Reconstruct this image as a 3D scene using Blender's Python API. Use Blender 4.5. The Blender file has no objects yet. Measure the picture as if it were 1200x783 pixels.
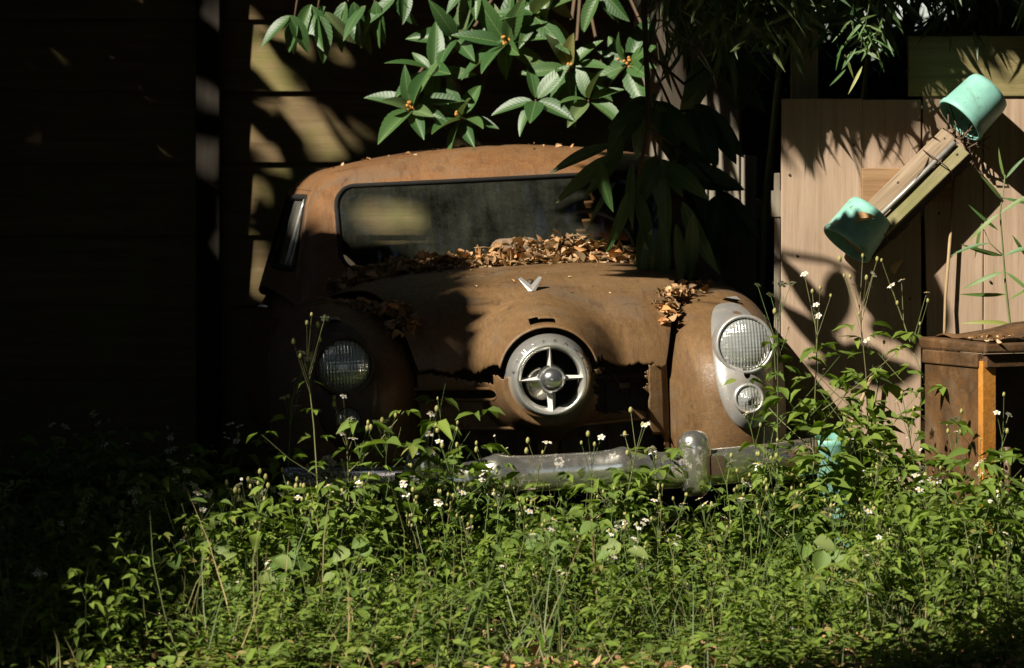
import bpy, math, random
import numpy as np
from mathutils import Vector, Matrix

# ------------------------------------------------------------------ camera, sky, sun, exposure
SC = bpy.context.scene
COL = SC.collection
rng = np.random.default_rng(7)
random.seed(7)
R = math.radians

FPX = 4400.0          # focal length in pixels of a 1200 wide picture
CAMH = 1.4
HOR = 188.0           # picture row of the horizon
cam_d = bpy.data.cameras.new("camera")
cam = bpy.data.objects.new("camera", cam_d)
COL.objects.link(cam)
cam.location = (0, 0, CAMH)
cam.rotation_euler = (R(90), 0, 0)
cam_d.sensor_width = 36
cam_d.lens = 36 * FPX / 1200
cam_d.shift_y = -(391.5 - HOR) / 1200
cam_d.clip_end = 400
cam_d.clip_start = 0.1
cam_d.dof.use_dof = True
cam_d.dof.focus_distance = 12.4
cam_d.dof.aperture_fstop = 5.6
SC.camera = cam

SUN_EL, SUN_AZ = R(40), R(45)        # sun stands up to the left, behind the viewer
S = np.array([-math.cos(SUN_EL) * math.sin(SUN_AZ), -math.cos(SUN_EL) * math.cos(SUN_AZ), math.sin(SUN_EL)])
world = bpy.data.worlds.new("World")
SC.world = world
world.use_nodes = True
wn = world.node_tree.nodes
wl = world.node_tree.links
sky = wn.new("ShaderNodeTexSky")
sky.sky_type = 'NISHITA'
sky.sun_disc = False
sky.sun_elevation = SUN_EL
sky.sun_rotation = math.atan2(S[0], S[1])
bg = wn["Background"]
bg.inputs["Strength"].default_value = 0.065
wl.new(sky.outputs[0], bg.inputs[0])

sun_d = bpy.data.lights.new("sun", 'SUN')
sun_d.energy = 5.0
sun_d.angle = R(0.53)
sun_d.color = (1.0, 0.93, 0.80)
sun = bpy.data.objects.new("sun", sun_d)
COL.objects.link(sun)
sun.rotation_euler = Vector(S).to_track_quat('Z', 'Y').to_euler()
sun.location = (-6, 6, 9)

SC.view_settings.view_transform = 'Standard'
SC.view_settings.look = 'None'
SC.view_settings.gamma = 1
SC.view_settings.exposure = 1.0
SC.view_settings.use_curve_mapping = False
try:
    SC.cycles.use_denoising = True
    SC.cycles.max_bounces = 6
    SC.cycles.transparent_max_bounces = 12
    SC.cycles.caustics_reflective = False
    SC.cycles.caustics_refractive = False
except Exception:
    pass


def P(px, py, d):
    """world point that the photograph shows at (px, py), d metres away"""
    return np.array([(px - 600) / FPX * d, d, CAMH - (py - HOR) / FPX * d])


# light space: U, V span the plane across the sun's rays
O0 = np.array([0, 12.0, 0])
U = np.array([math.cos(SUN_AZ), -math.sin(SUN_AZ), 0])
V = np.cross(S, U)
if V[2] < 0:
    V = -V


def uv_of(p):
    q = np.asarray(p) - O0
    return q @ U, q @ V


# ------------------------------------------------------------------ helpers
def mesh_from(name, v, f, smooth=True, uv=None, tint=None, mats=None, mat_idx=None):
    me = bpy.data.meshes.new(name)
    v = np.asarray(v, dtype=np.float32).reshape(-1, 3)
    if isinstance(f, np.ndarray):
        n, k = f.shape
        me.vertices.add(len(v))
        me.vertices.foreach_set("co", v.ravel())
        me.loops.add(n * k)
        me.loops.foreach_set("vertex_index", f.astype(np.int32).ravel())
        me.polygons.add(n)
        me.polygons.foreach_set("loop_start", np.arange(0, n * k, k, dtype=np.int32))
        me.update(calc_edges=True)
    else:
        me.from_pydata([tuple(map(float, p)) for p in v], [], [tuple(int(i) for i in q) for q in f])
        me.update()
    if smooth:
        me.polygons.foreach_set("use_smooth", np.ones(len(me.polygons), dtype=bool))
    if uv is not None:
        l = me.uv_layers.new(name="UVMap")
        li = np.empty(len(me.loops), dtype=np.int32)
        me.loops.foreach_get("vertex_index", li)
        l.data.foreach_set("uv", np.asarray(uv, dtype=np.float32)[li].ravel())
    if tint is not None:
        a = me.attributes.new("tint", 'FLOAT', 'POINT')
        a.data.foreach_set("value", np.asarray(tint, dtype=np.float32))
    if mats:
        for m in (mats if isinstance(mats, (list, tuple)) else [mats]):
            me.materials.append(m)
    if mat_idx is not None:
        me.polygons.foreach_set("material_index", np.asarray(mat_idx, dtype=np.int32))
    me.update()
    return me


def obj(name, me, parent=None, loc=None, rot=None):
    o = bpy.data.objects.new(name, me)
    COL.objects.link(o)
    if parent is not None:
        o.parent = parent
    if loc is not None:
        o.location = tuple(map(float, loc))
    if rot is not None:
        o.rotation_euler = rot
    return o


def tag(o, label=None, cat=None, group=None, kind=None):
    if label:
        o["label"] = label
    if cat:
        o["category"] = cat
    if group:
        o["group"] = group
    if kind:
        o["kind"] = kind
    return o


def empty(name, loc=(0, 0, 0), rot=(0, 0, 0)):
    o = obj(name, None, loc=loc, rot=rot)
    o.empty_display_size = 0.1
    return o


class MB:
    """collects shapes into one mesh"""

    def __init__(s):
        s.v, s.f = [], []

    def add(s, v, f):
        b = len(s.v)
        s.v.extend([tuple(map(float, p)) for p in v])
        s.f.extend([tuple(int(i) + b for i in q) for q in f])
        return s

    def box(s, c, h, rot=None, jit=0.0):
        c = np.array(c, float)
        h = np.array(h, float)
        v = np.array([[x, y, z] for x in (-1, 1) for y in (-1, 1) for z in (-1, 1)]) * h
        if jit:
            v = v + rng.normal(0, jit, v.shape)
        if rot is not None:
            v = v @ np.array(rot).T
        return s.add(v + c, [(0, 1, 3, 2), (4, 6, 7, 5), (0, 4, 5, 1), (2, 3, 7, 6), (0, 2, 6, 4), (1, 5, 7, 3)])

    def tube(s, pts, rad, n=8, caps=True, close=False):
        pts = [np.array(p, float) for p in pts]
        m = len(pts)
        rad = [rad] * m if np.isscalar(rad) else list(rad)
        ref = np.array([0.13, 0.31, 0.94])
        vs = []
        for i in range(m):
            a = pts[(i - 1) % m] if (close or i > 0) else pts[i]
            b = pts[(i + 1) % m] if (close or i < m - 1) else pts[i]
            t = b - a
            t /= (np.linalg.norm(t) + 1e-9)
            rr = ref if abs(t @ ref) < 0.95 else np.array([1.0, 0, 0])
            e = np.cross(t, rr)
            e /= np.linalg.norm(e)
            g = np.cross(t, e)
            for k in range(n):
                an = 2 * math.pi * k / n
                vs.append(pts[i] + rad[i] * (math.cos(an) * e + math.sin(an) * g))
        fs = []
        for i in range(m if close else m - 1):
            j = (i + 1) % m
            for k in range(n):
                fs.append((i * n + k, i * n + (k + 1) % n, j * n + (k + 1) % n, j * n + k))
        if caps and not close:
            fs.append(tuple(range(n - 1, -1, -1)))
            fs.append(tuple((m - 1) * n + k for k in range(n)))
        return s.add(vs, fs)

    def lathe(s, prof, n=48, c=(0, 0, 0), axis=None, close=False):
        """prof: (radius, along) pairs; along runs in +axis"""
        ax = np.array([0, 0, 1.0]) if axis is None else np.array(axis, float)
        ax /= np.linalg.norm(ax)
        rr = np.array([0, 0, 1.0]) if abs(ax[2]) < 0.9 else np.array([1.0, 0, 0])
        e = np.cross(rr, ax)
        e /= np.linalg.norm(e)
        g = np.cross(ax, e)
        c = np.array(c, float)
        vs = []
        for r, h in prof:
            for k in range(n):
                an = 2 * math.pi * k / n
                vs.append(c + ax * h + r * (math.cos(an) * e + math.sin(an) * g))
        fs = []
        m = len(prof)
        for i in range(m if close else m - 1):
            j = (i + 1) % m
            for k in range(n):
                fs.append((i * n + k, i * n + (k + 1) % n, j * n + (k + 1) % n, j * n + k))
        return s.add(vs, fs)

    def build(s, name, mat, parent=None, smooth=False, loc=None, bevel=0.0, auto=None, weld=False):
        me = mesh_from(name, s.v, s.f, smooth=smooth, mats=mat)
        o = obj(name, me, parent, loc)
        if bevel:
            b = o.modifiers.new("bevel", 'BEVEL')
            b.width = bevel
            b.segments = 2
            b.limit_method = 'ANGLE'
        return o


def grid_faces(nr, nc, wrap=False):
    r = np.arange(nr - 1)[:, None]
    c = np.arange(nc if wrap else nc - 1)[None, :]
    a = r * nc + c
    b = r * nc + (c + 1) % nc
    return np.stack([a, b, b + nc, a + nc], -1).reshape(-1, 4)


def smin(a, b, k):
    h = np.clip(.5 + .5 * (b - a) / k, 0, 1)
    return b * (1 - h) + a * h - k * h * (1 - h)


def smax(a, b, k):
    return -smin(-a, -b, k)


def march(f, o, d, t0, t1, n=160):
    """first crossing from inside (f<0) to outside along o + t d; vectorised"""
    ts = np.linspace(t0, t1, n)
    lo = np.full(d.shape[:-1], t0)
    hi = np.full(d.shape[:-1], t1)
    done = np.zeros(d.shape[:-1], bool)
    for i in range(1, n):
        p = o + d * ts[i]
        out = f(p[..., 0], p[..., 1], p[..., 2]) > 0
        new = out & ~done
        lo = np.where(new, ts[i - 1], lo)
        hi = np.where(new, ts[i], hi)
        done |= out
    for _ in range(24):
        m = .5 * (lo + hi)
        p = o + d * m[..., None]
        out = f(p[..., 0], p[..., 1], p[..., 2]) > 0
        hi = np.where(out, m, hi)
        lo = np.where(out, lo, m)
    return o + d * (.5 * (lo + hi))[..., None]


def snoise(x, seed=0, oct=4):
    """cheap 1-D noise from sines"""
    r = np.random.default_rng(seed)
    out = np.zeros_like(np.asarray(x, float))
    a = 1.0
    fr = 9.0
    for _ in range(oct):
        out += a * np.sin(fr * x + r.uniform(0, 6.28)) * np.sin(fr * 0.63 * x + r.uniform(0, 6.28))
        a *= .62
        fr *= 2.3
    return out


def vnoise(x, seed=0, f0=10.0, oct=5):
    """1-D value noise with uneven knots, in -1..1"""
    r = np.random.default_rng(seed)
    x = np.asarray(x, float)
    out = np.zeros_like(x)
    a = 1.0
    fr = f0
    for _ in range(oct):
        kx = np.sort(r.uniform(-1, 1, int(2 * fr)))
        out += a * np.interp(x, kx, r.uniform(-1, 1, len(kx)))
        a *= .6
        fr *= 2.1
    return out * .5


def inpoly(u, v, poly):
    u = np.asarray(u)
    v = np.asarray(v)
    ins = np.zeros(u.shape, bool)
    n = len(poly)
    for i in range(n):
        x1, y1 = poly[i]
        x2, y2 = poly[(i + 1) % n]
        c = ((y1 > v) != (y2 > v)) & (u < (x2 - x1) * (v - y1) / (y2 - y1 + 1e-12) + x1)
        ins ^= c
    return ins


def frame_from(d, n):
    """rotation columns: x = side, y = d, z = close to n ; vectorised on last axis"""
    d = d / np.linalg.norm(d, axis=-1, keepdims=True)
    x = np.cross(d, n)
    x = x / (np.linalg.norm(x, axis=-1, keepdims=True) + 1e-9)
    z = np.cross(x, d)
    return np.stack([x, d, z], -1)


def scatter(tv, tf, rot, pos, scl):
    """copies of a template: tv (k,3), tf (m,c), rot (n,3,3), pos (n,3), scl (n,) or (n,3)"""
    n = len(pos)
    scl = np.asarray(scl)
    if scl.ndim == 1:
        scl = scl[:, None].repeat(3, 1)
    v = tv[None] * scl[:, None, :]
    v = np.einsum('nij,nkj->nki', rot, v) + pos[:, None]
    f = tf[None] + (np.arange(n) * len(tv))[:, None, None]
    return v.reshape(-1, 3), f.reshape(-1, tf.shape[1])


def rand_rot(n, r=rng):
    d = r.normal(size=(n, 3))
    q = r.normal(size=(n, 3))
    return frame_from(d, q / np.linalg.norm(q, axis=1, keepdims=True))


# ------------------------------------------------------------------ materials
class NT:
    def __init__(s, name):
        s.m = bpy.data.materials.new(name)
        s.m.use_nodes = True
        s.t = s.m.node_tree
        s.t.nodes.clear()
        s.out = s.t.nodes.new("ShaderNodeOutputMaterial")
        s._c = None

    def n(s, kind, **kw):
        nd = s.t.nodes.new("ShaderNode" + kind)
        for k, v in kw.items():
            if k in nd.inputs:
                s.put(nd.inputs[k], v)
            else:
                setattr(nd, k, v)
        return nd

    def put(s, inp, v):
        if hasattr(v, "is_output"):
            s.t.links.new(v, inp)
        else:
            inp.default_value = v

    def coord(s, which="Object"):
        if s._c is None:
            s._c = s.n("TexCoord")
        return s._c.outputs[which]

    def mapping(s, scale=(1, 1, 1), which="Object", rot=(0, 0, 0)):
        m = s.n("Mapping")
        s.put(m.inputs["Vector"], s.coord(which))
        m.inputs["Scale"].default_value = scale
        m.inputs["Rotation"].default_value = rot
        return m.outputs[0]

    def noise(s, scale, detail=6, rough=.55, vec=None, out="Fac", dist=0.0):
        nd = s.n("TexNoise")
        nd.inputs["Scale"].default_value = scale
        nd.inputs["Detail"].default_value = detail
        nd.inputs["Roughness"].default_value = rough
        nd.inputs["Distortion"].default_value = dist
        s.put(nd.inputs["Vector"], vec if vec is not None else s.coord())
        return nd.outputs[out]

    def ramp(s, fac, stops, interp='LINEAR'):
        r = s.n("ValToRGB")
        r.color_ramp.interpolation = interp
        el = r.color_ramp.elements
        while len(el) < len(stops):
            el.new(0.5)
        for e, (p, c) in zip(el, stops):
            e.position = p
            c = (c, c, c) if np.isscalar(c) else c
            e.color = (*c, 1)
        s.put(r.inputs["Fac"], fac)
        return r.outputs["Color"]

    def mix(s, fac, a, b, blend='MIX'):
        m = s.n("Mix")
        m.data_type = 'RGBA'
        m.blend_type = blend
        m.clamp_factor = True
        s.put(m.inputs[0], fac)
        for i, x in ((6, a), (7, b)):
            if isinstance(x, tuple) and len(x) == 3:
                x = (*x, 1)
            s.put(m.inputs[i], x)
        return m.outputs[2]

    def math(s, op, a, b=0.5, c=None):
        m = s.n("Math")
        m.operation = op
        s.put(m.inputs[0], a)
        s.put(m.inputs[1], b)
        if c is not None:
            s.put(m.inputs[2], c)
        return m.outputs[0]

    def attr(s, name):
        a = s.n("Attribute")
        a.attribute_name = name
        return a.outputs["Fac"]

    def bump(s, h, strength=.3, dist=.01, prev=None):
        b = s.n("Bump")
        b.inputs["Strength"].default_value = strength
        b.inputs["Distance"].default_value = dist
        s.put(b.inputs["Height"], h)
        if prev is not None:
            s.put(b.inputs["Normal"], prev)
        return b.outputs[0]

    def pbsdf(s, color, rough=.6, metal=0.0, normal=None, spec=.4, **kw):
        p = s.n("BsdfPrincipled")
        s.put(p.inputs["Base Color"], (*color, 1) if isinstance(color, tuple) and len(color) == 3 else color)
        s.put(p.inputs["Roughness"], rough)
        s.put(p.inputs["Metallic"], metal)
        s.put(p.inputs["Specular IOR Level"], spec)
        if normal is not None:
            s.put(p.inputs["Normal"], normal)
        for k, v in kw.items():
            s.put(p.inputs[k.replace("_", " ")], v)
        return p.outputs[0]

    def done(s, sh):
        s.put(s.out.inputs["Surface"], sh)
        return s.m


def m_rust(name, a, b, c, streak=True, seed=0.0):
    t = NT(name)
    mp = t.mapping((1, 1, 1))
    big = t.noise(3.2 + seed, 8, .62, mp, dist=.6)
    fine = t.noise(60, 6, .7, mp)
    st = t.noise(14, 5, .6, t.mapping((9, 1.2, 2.0)))
    col = t.ramp(big, [(.28, a), (.5, b), (.72, c)])
    col = t.mix(t.ramp(fine, [(.42, 0), (.75, .55)]), col, tuple(x * .45 for x in a))
    if streak:
        col = t.mix(t.ramp(st, [(.52, 0), (.7, .18)]), col, (.27, .19, .11))
    patch = t.noise(1.9 + .3 * seed, 7, .68, mp, dist=1.2)
    col = t.mix(t.ramp(patch, [(.50, 0), (.66, .55)]), col, (.125, .098, .070))
    scale = t.noise(7.5, 8, .72, mp, dist=.5)
    col = t.mix(t.ramp(scale, [(.56, 0), (.68, .65)]), col, tuple(x * .38 for x in a))
    run = t.noise(3.5, 5, .6, t.mapping((11, 2.2, .55)))
    col = t.mix(t.ramp(run, [(.56, 0), (.70, .5)]), col, (a[0] * .55, a[1] * .5, a[2] * .5))
    pit = t.noise(140, 4, .6, mp)
    col = t.mix(t.ramp(pit, [(.64, 0), (.72, .7)]), col, (.07, .028, .012))
    nrm = t.bump(t.math('ADD', t.math('MULTIPLY', fine, .6), pit), .35, .0035)
    nrm = t.bump(big, .2, .012, nrm)
    rg = t.ramp(fine, [(.3, .36), (.7, .66)])
    return t.done(t.pbsdf(col, rg, 0, nrm, .35))


M = {}
M['rust_body'] = m_rust("rusty_paint", (.100, .053, .022), (.146, .082, .034), (.195, .115, .052))
M['rust_roof'] = m_rust("rusty_roof_paint", (.128, .057, .022), (.168, .080, .031), (.21, .108, .045))
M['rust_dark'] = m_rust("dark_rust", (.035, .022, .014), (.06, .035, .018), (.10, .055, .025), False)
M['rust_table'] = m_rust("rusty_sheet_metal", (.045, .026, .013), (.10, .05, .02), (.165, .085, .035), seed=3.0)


def m_chrome(name, rust=.45, base=(.62, .60, .55), met=.95, ro=.14):
    t = NT(name)
    n1 = t.noise(9, 8, .7)
    n2 = t.noise(90, 5, .7)
    n3 = t.noise(35, 6, .65)
    f = t.ramp(t.math('ADD', t.math('MULTIPLY', n1, .7), t.math('MULTIPLY', n2, .4)), [(rust, 0), (rust + .16, 1)])
    col = t.mix(f, base, t.mix(n3, (.13, .07, .03), (.25, .16, .09)))
    mt = t.ramp(f, [(0, met), (1, .1)])
    rg = t.mix(f, t.ramp(n3, [(.35, ro), (.7, ro + .10)]), (.7, .7, .7))
    nrm = t.bump(n2, .12, .002)
    return t.done(t.pbsdf(col, rg, mt, nrm, .5))


M['chrome_nose'] = m_chrome("tarnished_chrome", .69, (.82, .80, .74), .82, .17)
M['chrome_bumper'] = m_chrome("rust_speckled_chrome", .60, (.80, .76, .68), .94, .17)
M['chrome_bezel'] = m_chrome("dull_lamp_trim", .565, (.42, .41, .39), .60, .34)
M['spoke'] = m_chrome("satin_chrome", .72, (.80, .79, .75), .35, .35)
M['chrome_bright'] = m_chrome("bright_chrome", .75, (.72, .72, .72))


def m_simple(name, col, rough=.6, metal=0, ns=30, var=.35, bump=.2, spec=.4):
    t = NT(name)
    n1 = t.noise(ns, 6, .6)
    c = t.mix(n1, tuple(x * (1 - var) for x in col), tuple(min(1, x * (1 + var)) for x in col))
    return t.done(t.pbsdf(c, rough, metal, t.bump(n1, bump, .004), spec))


M['black'] = m_simple("sooty_black", (.012, .011, .010), .8)
M['rubber'] = m_simple("perished_rubber", (.014, .013, .012), .9, spec=.15)
M['seat'] = m_simple("faded_upholstery", (.07, .05, .038), .9)
M['pink'] = m_simple("faded_pink_vinyl", (.40, .24, .19), .7)
M['liner'] = m_simple("dark_headlining", (.05, .043, .035), .9)
M['grey_metal'] = m_simple("grey_metal", (.30, .29, .27), .45, .4)


def m_glass(name, dust, tintc=(.9, .95, .9), dustcol=(.32, .31, .26)):
    t = NT(name)
    tr = t.n("BsdfTransparent", Color=(*tintc, 1)).outputs[0]
    gl = t.n("BsdfGlossy", Roughness=.04, Color=(.9, .95, 1, 1)).outputs[0]
    fr = t.n("Fresnel", IOR=1.5).outputs[0]
    a = t.n("MixShader")
    t.put(a.inputs[0], fr)
    t.put(a.inputs[1], tr)
    t.put(a.inputs[2], gl)
    df = t.n("BsdfDiffuse", Color=(*dustcol, 1)).outputs[0]
    n1 = t.noise(5, 8, .7)
    n2 = t.noise(160, 4, .7)
    f = t.math('MULTIPLY', t.ramp(t.math('ADD', t.math('MULTIPLY', n1, .6), t.math('MULTIPLY', t.noise(3, 6, .7, t.mapping((7, 1, .8))), .4)), [(.38, dust * .25), (.62, dust * 1.5)]), t.ramp(n2, [(.3, .5), (.7, 1)]))
    b = t.n("MixShader")
    t.put(b.inputs[0], f)
    t.put(b.inputs[1], a.outputs[0])
    t.put(b.inputs[2], df)
    return t.done(b.outputs[0])


M['windscreen'] = m_glass("dusty_hazy_glass", .062, (.74, .78, .72), (.27, .29, .22))  # dust film partly stands in for greenish haze reflected in the pane
M['sideglass'] = m_glass("grimy_glass", .30)


def m_lens():
    t = NT("ribbed_lamp_glass")
    w = t.n("TexWave")
    w.bands_direction = 'X'
    w.inputs["Scale"].default_value = 30
    t.put(w.inputs["Vector"], t.coord())
    w2 = t.n("TexWave")
    w2.bands_direction = 'Z'
    w2.inputs["Scale"].default_value = 26
    t.put(w2.inputs["Vector"], t.coord())
    n = t.noise(40, 5, .6)
    h = t.math('ADD', w.outputs["Fac"], t.math('MULTIPLY', w2.outputs["Fac"], .22))
    nr = t.bump(h, .5, .003)
    col = t.mix(n, (.30, .31, .30), (.62, .63, .60))
    return t.done(t.pbsdf(col, .12, .55, nr, .9, Coat_Weight=.8, Coat_Roughness=.05))


M['lens'] = m_lens()


def m_wood(name, a, b, c, grain='Z', knots=True, rough=.85, scale=1.0, moss=None, groove=.5):
    t = NT(name)
    k = {'Z': (26, 26, 1.3), 'X': (1.3, 26, 26), 'Y': (26, 1.3, 26)}[grain]
    info = t.n("ObjectInfo").outputs["Random"]
    off = t.n("Combine" + "XYZ")
    for i in range(3):
        t.put(off.inputs[i], t.math('MULTIPLY', info, 37.0 + 11 * i))
    add = t.n("VectorMath", operation='ADD')
    t.put(add.inputs[0], t.coord())
    t.put(add.inputs[1], off.outputs[0])
    mp = t.n("Mapping")
    t.put(mp.inputs["Vector"], add.outputs[0])
    mp.inputs["Scale"].default_value = tuple(x * scale for x in k)
    g = t.noise(1.0, 8, .65, mp.outputs[0], dist=.8)
    g2 = t.noise(5.0, 4, .6, mp.outputs[0])
    big = t.noise(2.2, 5, .6, add.outputs[0])
    col = t.ramp(g, [(.3, a), (.5, b), (.7, c)])
    col = t.mix(t.ramp(g2, [(.55, 0), (.72, groove)]), col, tuple(x * .45 for x in a))
    col = t.mix(t.ramp(big, [(.4, 0), (.75, .45)]), col, tuple(x * .6 for x in b))
    if moss:
        mo = t.noise(4, 7, .7, add.outputs[0])
        col = t.mix(t.ramp(mo, [(.42, 0), (.66, .85)]), col, moss)
    if knots:
        vo = t.n("TexVoronoi")
        vo.feature = 'F1'
        m2 = t.n("Mapping")
        t.put(m2.inputs["Vector"], add.outputs[0])
        m2.inputs["Scale"].default_value = tuple(np.array((3.2, 3.2, 3.2)) * (np.array(k) / max(k)) ** .28)
        t.put(vo.inputs["Vector"], m2.outputs[0])
        vo.inputs["Scale"].default_value = 1
        col = t.mix(t.ramp(vo.outputs["Distance"], [(.03, .9), (.07, 0)]), col, (.09, .035, .015))
    nr = t.bump(t.math('ADD', g, t.math('MULTIPLY', g2, .5)), groove, .004)
    return t.done(t.pbsdf(col, rough, 0, nr, .25))


M['fence'] = m_wood("weathered_fence_wood", (.285, .195, .130), (.35, .248, .172), (.415, .305, .22), 'Z', groove=.34)
M['fence_x'] = m_wood("olive_board_wood", (.14, .115, .05), (.20, .165, .07), (.26, .215, .10), 'X', knots=False)
M['patch'] = m_wood("brown_patch_board", (.20, .11, .05), (.30, .18, .09), (.38, .25, .14), 'X')
M['greyboard'] = m_wood("grey_weathered_wood", (.17, .145, .11), (.26, .225, .17), (.33, .29, .23), 'Z')
M['wall'] = m_wood("mossy_wall_board", (.13, .085, .042), (.19, .13, .065), (.25, .18, .10), 'X', knots=False, moss=(.15, .145, .04))
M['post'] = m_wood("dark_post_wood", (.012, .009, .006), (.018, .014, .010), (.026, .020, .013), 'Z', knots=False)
M['beam'] = m_wood("old_beam_wood", (.10, .07, .042), (.23, .165, .105), (.33, .25, .17), 'Y', knots=False)
M['beam_moss'] = m_wood("mossy_beam_wood", (.10, .08, .04), (.20, .165, .085), (.28, .235, .135), 'Y', knots=False, moss=(.13, .13, .045))
M['bark'] = m_wood("grey_brown_bark", (.035, .026, .018), (.06, .046, .032), (.09, .072, .05), 'Z', knots=False, scale=.6)
M['twig'] = m_simple("brown_twig", (.085, .055, .03), .8)
M['stick'] = m_simple("dry_stick", (.30, .21, .11), .8)


def m_teal():
    t = NT("mint_plastic")
    n1 = t.noise(12, 6, .65)
    n2 = t.noise(90, 4, .6)
    col = t.ramp(n1, [(.3, (.16, .36, .30)), (.6, (.22, .46, .385)), (.8, (.27, .50, .43))])
    col = t.mix(t.ramp(n2, [(.62, 0), (.75, .5)]), col, (.14, .22, .16))
    n3 = t.noise(5, 8, .75, dist=1.0)
    col = t.mix(t.ramp(n3, [(.50, 0), (.68, .75)]), col, (.10, .14, .085))
    n4 = t.noise(26, 6, .7)
    col = t.mix(t.ramp(n4, [(.62, 0), (.70, .8)]), col, (.12, .085, .05))
    return t.done(t.pbsdf(col, .5, 0, t.bump(n1, .1, .004), .4))


M['teal'] = m_teal()
M['soil'] = m_simple("dry_potting_soil", (.05, .032, .02), .95, ns=60)
M['orange_rust'] = m_rust("orange_flaking_paint", (.36, .13, .02), (.46, .19, .03), (.52, .25, .06), False)


def m_leaf(name, stops, veins=False, gloss=.35, trans=.25, tint='tint', spec=.5, back=(.15, .16, .08)):
    t = NT(name)
    if tint == 'tint':
        f = t.attr("tint")
    else:
        f = t.n("ObjectInfo").outputs["Random"]
    col = t.ramp(f, stops)
    nr = None
    if veins:
        uvc = t.coord("UV")
        sp = t.n("SeparateXYZ")
        t.put(sp.inputs[0], uvc)
        au = t.math('ABSOLUTE', t.math('SUBTRACT', sp.outputs[0], .5), 0)
        ph = t.math('SUBTRACT', t.math('MULTIPLY', sp.outputs[1], 11.0), t.math('MULTIPLY', au, 4.5))
        w = t.math('SINE', t.math('MULTIPLY', ph, 6.283), 0)
        mid = t.ramp(au, [(.0, 1), (.035, 0)])
        col = t.mix(t.math('MULTIPLY', mid, .55), col, (.22, .28, .10))
        col = t.mix(t.ramp(w, [(.75, 0), (1, .14)]), col, (.12, .19, .06))
        nr = t.bump(t.math('ADD', w, t.math('MULTIPLY', mid, -2.0)), .075, .004)
    else:
        nr = t.bump(t.noise(55, 3, .5), .25, .004)
    geo = t.n("NewGeometry").outputs["Backfacing"]
    col = t.mix(t.math('MULTIPLY', geo, .35), col, back)
    pb = t.pbsdf(col, gloss, 0, nr, spec)
    tl = t.n("BsdfTranslucent")
    t.put(tl.inputs["Color"], t.mix(.5, col, (.16, .22, .03)))
    mx = t.n("MixShader")
    mx.inputs[0].default_value = trans
    t.put(mx.inputs[1], pb)
    t.put(mx.inputs[2], tl.outputs[0])
    return t.done(mx.outputs[0])


M['loquat'] = m_leaf("loquat_leaf_green", [(0, (.026, .074, .018)), (.5, (.038, .094, .023)), (.85, (.056, .116, .030)), (.95, (.11, .15, .06)), (1, (.20, .19, .06))], True, .48, .22, 'obj', .55, (.17, .19, .11))
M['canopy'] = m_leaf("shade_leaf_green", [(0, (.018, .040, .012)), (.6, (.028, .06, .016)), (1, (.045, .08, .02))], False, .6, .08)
M['weed'] = m_leaf("weed_leaf_green", [(0, (.066, .135, .009)), (.45, (.135, .230, .014)), (.8, (.200, .300, .020)), (.93, (.25, .28, .06)), (1, (.30, .24, .07))], False, .55, .38, spec=.14)
M['stem'] = m_leaf("weed_stem_green", [(0, (.07, .12, .03)), (.6, (.11, .16, .04)), (1, (.17, .15, .06))], False, .55, .1)
M['bud'] = m_leaf("yellow_green_bud", [(0, (.22, .23, .06)), (.6, (.32, .30, .10)), (1, (.44, .36, .16))], False, .7, .15)
M['petal'] = m_leaf("white_petal", [(0, (.70, .68, .60)), (1, (.80, .79, .74))], False, .7, .25, back=(.7, .69, .62))
M['disc'] = m_simple("yellow_flower_disc", (.55, .32, .04), .8)
M['grass'] = m_leaf("grass_blade", [(0, (.05, .11, .02)), (.5, (.09, .15, .03)), (.7, (.20, .18, .06)), (1, (.36, .27, .12))], False, .6, .25)
M['litter'] = m_leaf("dry_leaf_brown", [(0, (.10, .052, .022)), (.3, (.22, .115, .042)), (.55, (.38, .21, .085)), (.75, (.48, .30, .16)), (.9, (.52, .22, .06)), (1, (.60, .46, .30))], False, .65, .12, back=(.40, .28, .16))
M['dryleaf'] = m_leaf("orange_dry_leaf", [(0, (.42, .18, .05)), (.5, (.50, .25, .09)), (1, (.50, .34, .18))], True, .6, .15, 'obj', .3, (.45, .30, .17))
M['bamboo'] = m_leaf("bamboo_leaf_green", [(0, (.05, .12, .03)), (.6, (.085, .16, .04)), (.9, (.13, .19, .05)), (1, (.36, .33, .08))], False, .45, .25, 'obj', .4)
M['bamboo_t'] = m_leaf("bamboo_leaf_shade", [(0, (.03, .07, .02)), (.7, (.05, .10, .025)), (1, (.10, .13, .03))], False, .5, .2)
M['fruit'] = m_simple("orange_flower_bud", (.50, .24, .06), .8, ns=120)


def m_ground():
    t = NT("dark_earth")
    a = t.noise(1.3, 8, .65)
    b = t.noise(22, 8, .7)
    col = t.ramp(b, [(.3, (.030, .020, .012)), (.5, (.055, .038, .022)), (.68, (.11, .075, .042)), (.8, (.20, .14, .08))])
    col = t.mix(t.ramp(a, [(.4, 0), (.65, .6)]), col, (.04, .055, .018))
    return t.done(t.pbsdf(col, .95, 0, t.bump(b, .8, .03), .15))


M['ground'] = m_ground()

# ------------------------------------------------------------------ ground
n = 90
gx, gy = np.meshgrid(np.sinh(np.linspace(-4.2, 4.2, n)) * 4.5, 12 + np.sinh(np.linspace(-4.2, 4.2, n)) * 4.5)
gz = .02 * np.sin(gx * 1.7) * np.cos(gy * 1.3) - .01
gz = np.where((abs(gx) < 14) & (abs(gy - 12) < 14), gz, -.01)
ground = obj("ground", mesh_from("ground", np.stack([gx, gy, gz], -1).reshape(-1, 3), grid_faces(n, n), mats=M['ground']))
tag(ground, "dark bare earth under the weeds", "ground", kind="structure")

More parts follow.
